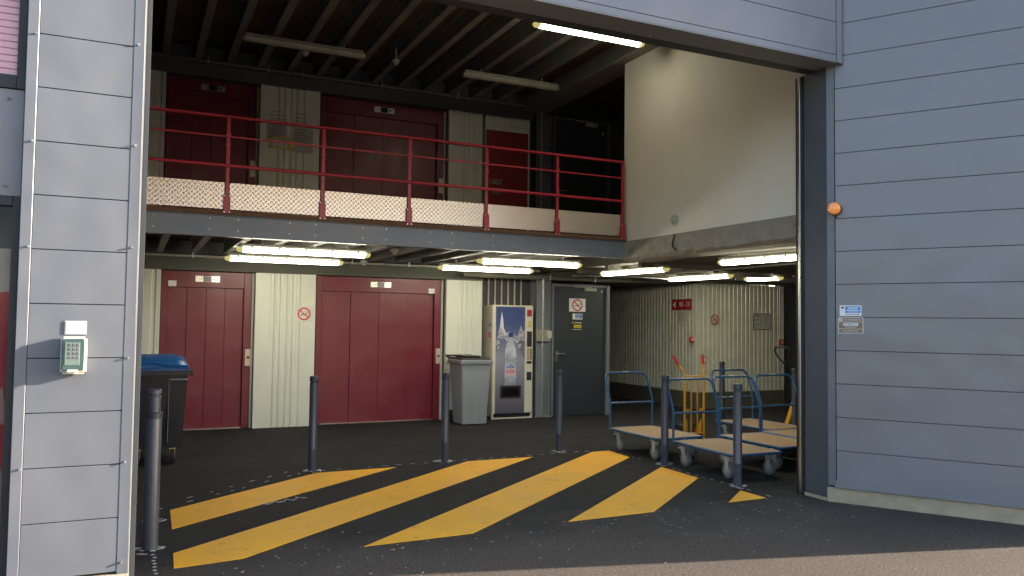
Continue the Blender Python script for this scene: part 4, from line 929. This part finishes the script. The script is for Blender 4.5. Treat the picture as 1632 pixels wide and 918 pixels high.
def bot(cx, zb):
    pr = [(.0, .0), (.098, .0), (.108, .02), (.100, .10), (.108, .12), (.108, .30), (.10, .32), (.112, .36), (.108, .42), (.112, .48), (.102, .55), (.10, .60), (.075, .70), (.045, .78), (.04, .81)]
    return [(cx+r, zb+z) for r, z in pr]+[(cx-r, zb+z) for r, z in reversed(pr[1:])]
b = MB(); b.prism(bot(5.80, .56), 'y', vy0-.011, vy0-.008); bt = b.build('bottle_print', gradient('printed_bottle', [(0, (.30, .33, .42)), (.3, (.55, .58, .66)), (.5, (.30, .33, .42)), (.7, (.62, .64, .70)), (1, (.38, .42, .52))], .56, 1.37, 9, .5), vf)
b = MB(); b.prism([(5.76, 1.372), (5.84, 1.372), (5.835, 1.455), (5.765, 1.455)], 'y', vy0-.011, vy0-.008); b.build('bottle_cap', mat('cap_blue', (.02, .05, .22), .4), vf)
b = MB(); b.box((5.695, vy0-.0135, .72), (5.905, vy0-.0115, .86)); b.build('bottle_label', mat('label_pink', (.62, .50, .55), .4), bt)
text('evian', .105, mat('logo_red', (.62, .02, .05), .4), face((5.80, vy0-.0145, .80), X), bt, sx=.85)
def peaks(M, s_, parent):
    b = MB()
    for dx, h in ((-.5, .55), (0, 1.0), (.5, .6)):
        t2 = bmesh.new(); q = [(dx-.28, 0), (dx-.02, h), (dx+.26, .0), (dx+.0, .25*h)]
        lo = [t2.verts.new((u*s_, v*s_, 0)) for u, v in q]; hi = [t2.verts.new((u*s_, v*s_, .001)) for u, v in q]; t2.faces.new(lo[::-1]); t2.faces.new(hi)
        for i in range(4): t2.faces.new((lo[i], lo[(i+1) % 4], hi[(i+1) % 4], hi[i]))
        bmesh.ops.transform(t2, matrix=M, verts=t2.verts); b._add(t2)
    b.build('peak_logo', inkb, parent)
peaks(face((5.80, vy0-.0142, .845), X), .10, bt)
Mside = face((vx0+.003, 12.365, 1.42), (0, -1, 0)); text('evian', .21, MATS['logo_red'], Mside @ Matrix.Translation((-.0, 0, .001)), vm, sx=.42)
peaks(face((vx0+.003, 12.365, 1.54), (0, -1, 0)), .11, vm)
b = MB(); b.box((5.615, vy0-.013, .35), (6.0, vy0-.0085, .555), .004); dsp = b.build('delivery_flap', darkm, vm)
b = MB(); b.box((5.65, vy0-.018, .38), (5.965, vy0-.0135, .52), .003); b.build('flap_door', mat('flap_dark', (.008, .008, .009), .25), dsp)
b = MB(); b.box((6.11, vy0-.012, 1.21), (6.20, vy0-.001, 1.47), .004); b.build('coin_unit', darkm, vm)
b = MB(); b.box((6.108, vy0-.006, 1.725), (6.20, vy0-.001, 1.84), .002); b.build('red_notice', signred, vm)
b = MB(); b.box((6.135, vy0-.006, 1.54), (6.18, vy0-.001, 1.645), .002); b.build('yellow_notice', inky, vm)
b = MB()
for k in range(7): b.box((6.115, vy0-.008, .99+.028*k), (6.158, vy0-.001, 1.010+.028*k), .002)
b.build('selection_labels', mat('label_orange', (.45, .22, .10), .5), vm)
b = MB()
for k in range(7): b.box((6.172, vy0-.012, .99+.028*k), (6.20, vy0-.001, 1.008+.028*k), .003)
b.box((6.112, vy0-.008, .92), (6.20, vy0-.001, .965), .002); b.build('selection_buttons', inkd, vm)
b = MB(); b.box((6.112, vy0-.012, .64), (6.20, vy0-.001, .78), .004); b.build('coin_return', darkm, vm)

# ------------------------------------------------------------------ grey wheeled bin
gb = thing('wheeled_bin', (4.93, 11.9, 0), 'grey two wheeled bin with dark lid beside the vending machine', 'bin')
def rrect(x0, x1, y0, y1, z, r=.04, n=4):
    pts = []
    for cx, cy, a0 in ((x1-r, y0+r, -90), (x1-r, y1-r, 0), (x0+r, y1-r, 90), (x0+r, y0+r, 180)):
        for k in range(n+1): a = R(a0+90*k/n); pts.append((cx+r*math.cos(a), cy+r*math.sin(a), z))
    return pts
gx0, gx1, gy0 = 4.665, 5.20, 11.62
b = MB(); b.loft([rrect(gx0+.045, gx1-.065, gy0+.05, gy0+.47, .02), rrect(gx0+.035, gx1-.055, gy0+.04, gy0+.50, .30), rrect(gx0+.005, gx1-.02, gy0+.01, gy0+.58, .96)]); b.build('body', greyplas, gb, True)
b = MB(); b.loft([rrect(gx0-.015, gx1+.005, gy0-.012, gy0+.60, .955, .03), rrect(gx0-.018, gx1+.008, gy0-.015, gy0+.603, .96, .03), rrect(gx0-.018, gx1+.008, gy0-.015, gy0+.603, 1.015, .03), rrect(gx0-.01, gx1, gy0-.008, gy0+.6, 1.02, .03)]); b.build('rim', greyplas, gb, True)
b = MB(); b.loft([rrect(gx0+.0, gx1-.02, gy0+.01, gy0+.62, 1.021, .03), rrect(gx0+.01, gx1-.03, gy0+.02, gy0+.62, 1.05, .03)]); b.box((gx0+.07, gy0+.07, 1.05), (gx1-.16, gy0+.5, 1.085), .015, None, 2); b.build('lid', blkplas, gb)
b = MB(); b.tube([(gx0-.02, gy0+.66, 1.07), (gx1-.10, gy0+.66, 1.07)], .014, 8)
for q in (gx0, gx1-.13): b.box((q, gy0+.58, 1.03), (q+.03, gy0+.67, 1.06))
b.build('grab_bar', blkplas, gb)
b = MB()
for s_ in (-1, 1):
    cx = 4.92
    pts = [(cx+s_*(.03+.0)+s_*.05, gy0+.04, .03), (cx+s_*.085, gy0+.036, .45), (cx+s_*.10, gy0+.030, .58), (cx+s_*.15, gy0+.024, .66), (cx+s_*.225, gy0+.02, .72)]
    b.tube(pts, .005, 6)
b.build('moulded_ridges', greyplas, gb, True)
for q in (gx0+.03, gx1-.08):
    b = MB(); b.cyl((q, gy0+.55, .10), (q+.04, gy0+.55, .10), .10, 20); b.build('wheel', brubber, gb, True)

# ------------------------------------------------------------------ large blue lidded bin
bb = thing('large_bin', (0.0, 9.9, 0), 'large black four wheeled bin with blue lid behind the near bollard', 'bin')
bx0, bx1, by0, by1 = -0.015, 0.60, 9.60, 10.45
b = MB(); b.loft([rrect(bx0+.0, bx1-.055, by0+.10, by1-.1, .17, .03), rrect(bx0, bx1-.045, by0+.08, by1-.08, .30, .03), rrect(bx0, bx1-.01, by0+.02, by1-.02, 1.0, .03)]); b.build('body', blkplas, bb, True)
b = MB(); b.box((bx0, by0-.01, .985), (bx1+.015, by1+.01, 1.035), .01, None, 2); b.box((bx1+.01, by0+.05, .975), (bx1+.045, by0+.16, 1.03), .01); b.build('rim', blkplas, bb)
b = MB(); secs = []
for k in range(13):
    a = k/12; y = by0-.02+(by1-by0+.04)*a; secs.append([(bx0, y, 1.036), (bx1+.0, y, 1.036), (bx1-.005, y, 1.07+.03*math.sin(a*math.pi)), (bx1-.05, y, 1.09+.085*math.sin(a*math.pi)**.6), (bx1-.16, y, 1.10+.105*math.sin(a*math.pi)**.6), (bx0, y, 1.09+.11*math.sin(a*math.pi)**.6)])
b.loft(secs); b.build('lid', blueplas, bb, True)
b = MB(); b.tube([(bx0, by0-.025, 1.135), (.2, by0-.028, 1.13), (.38, by0-.028, 1.10), (.58, by0-.02, 1.085)], .012, 8); b.tube([(bx0, by0-.025, 1.06), (.2, by0-.028, 1.06), (.33, by0-.028, 1.085), (.585, by0-.025, 1.065)], .01, 8); b.build('lid_ridges', blueplas, bb, True)
b = MB(); b.tube([(.41, by0+.02, .94), (.41, by0-.03, .94), (.585, by0-.03, .94), (.585, by0+.02, .94)], .009, 8); b.box((.395, by0+.018, .25), (.40, by0+.06, .95)); b.build('side_handle', greyplas, bb)
for q in (.10, .455):
    b = MB(); b.cyl((q-.02, by0+.13, .085), (q+.02, by0+.13, .085), .083, 20); cw = b.build('wheel', brubber, bb, True)
    b = MB(); b.box((q-.035, by0+.09, .165), (q+.035, by0+.17, .175)); b.box((q+.024, by0+.105, .06), (q+.028, by0+.155, .17)); b.box((q-.028, by0+.105, .06), (q-.024, by0+.155, .17)); b.build('fork', mat('brass_zinc', (.55, .45, .22), .3, .9), cw)

# ------------------------------------------------------------------ unseen building added behind the camera for warm reflections and bounce light
wh_ = thing('added_warehouse', (8, -26, 0), 'long pale unseen warehouse added behind the camera for warm reflected light', 'building')
dv = Vector((.6, -.8, 0)); nv = Vector((.8, .6, 0)); q0 = Vector((3.0, -20, 0))
Mw = Matrix(((dv.x, 0, -nv.x, q0.x), (dv.y, 0, -nv.y, q0.y), (0, 1, 0, 0), (0, 0, 0, 1)))
Mw = Matrix(((dv.x, 0, nv.x, q0.x), (dv.y, 0, nv.y, q0.y), (0, 1, 0, 0), (0, 0, 0, 1)))
b = MB(); b.box((0, 0, -9), (34, 9, 0), 0.02, Mw); b.build('wall', mat('warehouse_render', (.62, .50, .42), .8), wh_)
b = MB(); b.box((-.2, 9, -9.2), (34.2, 9.3, .2), 0.02, Mw); b.build('roof_edge', steelgrey, wh_)
for k in range(6):
    b = MB(); b.box((3+5*k, 1, .0), (5+5*k, 2.4, .06), 0.01, Mw); b.build('window', glass, wh_)
print('objects', len(D.objects))
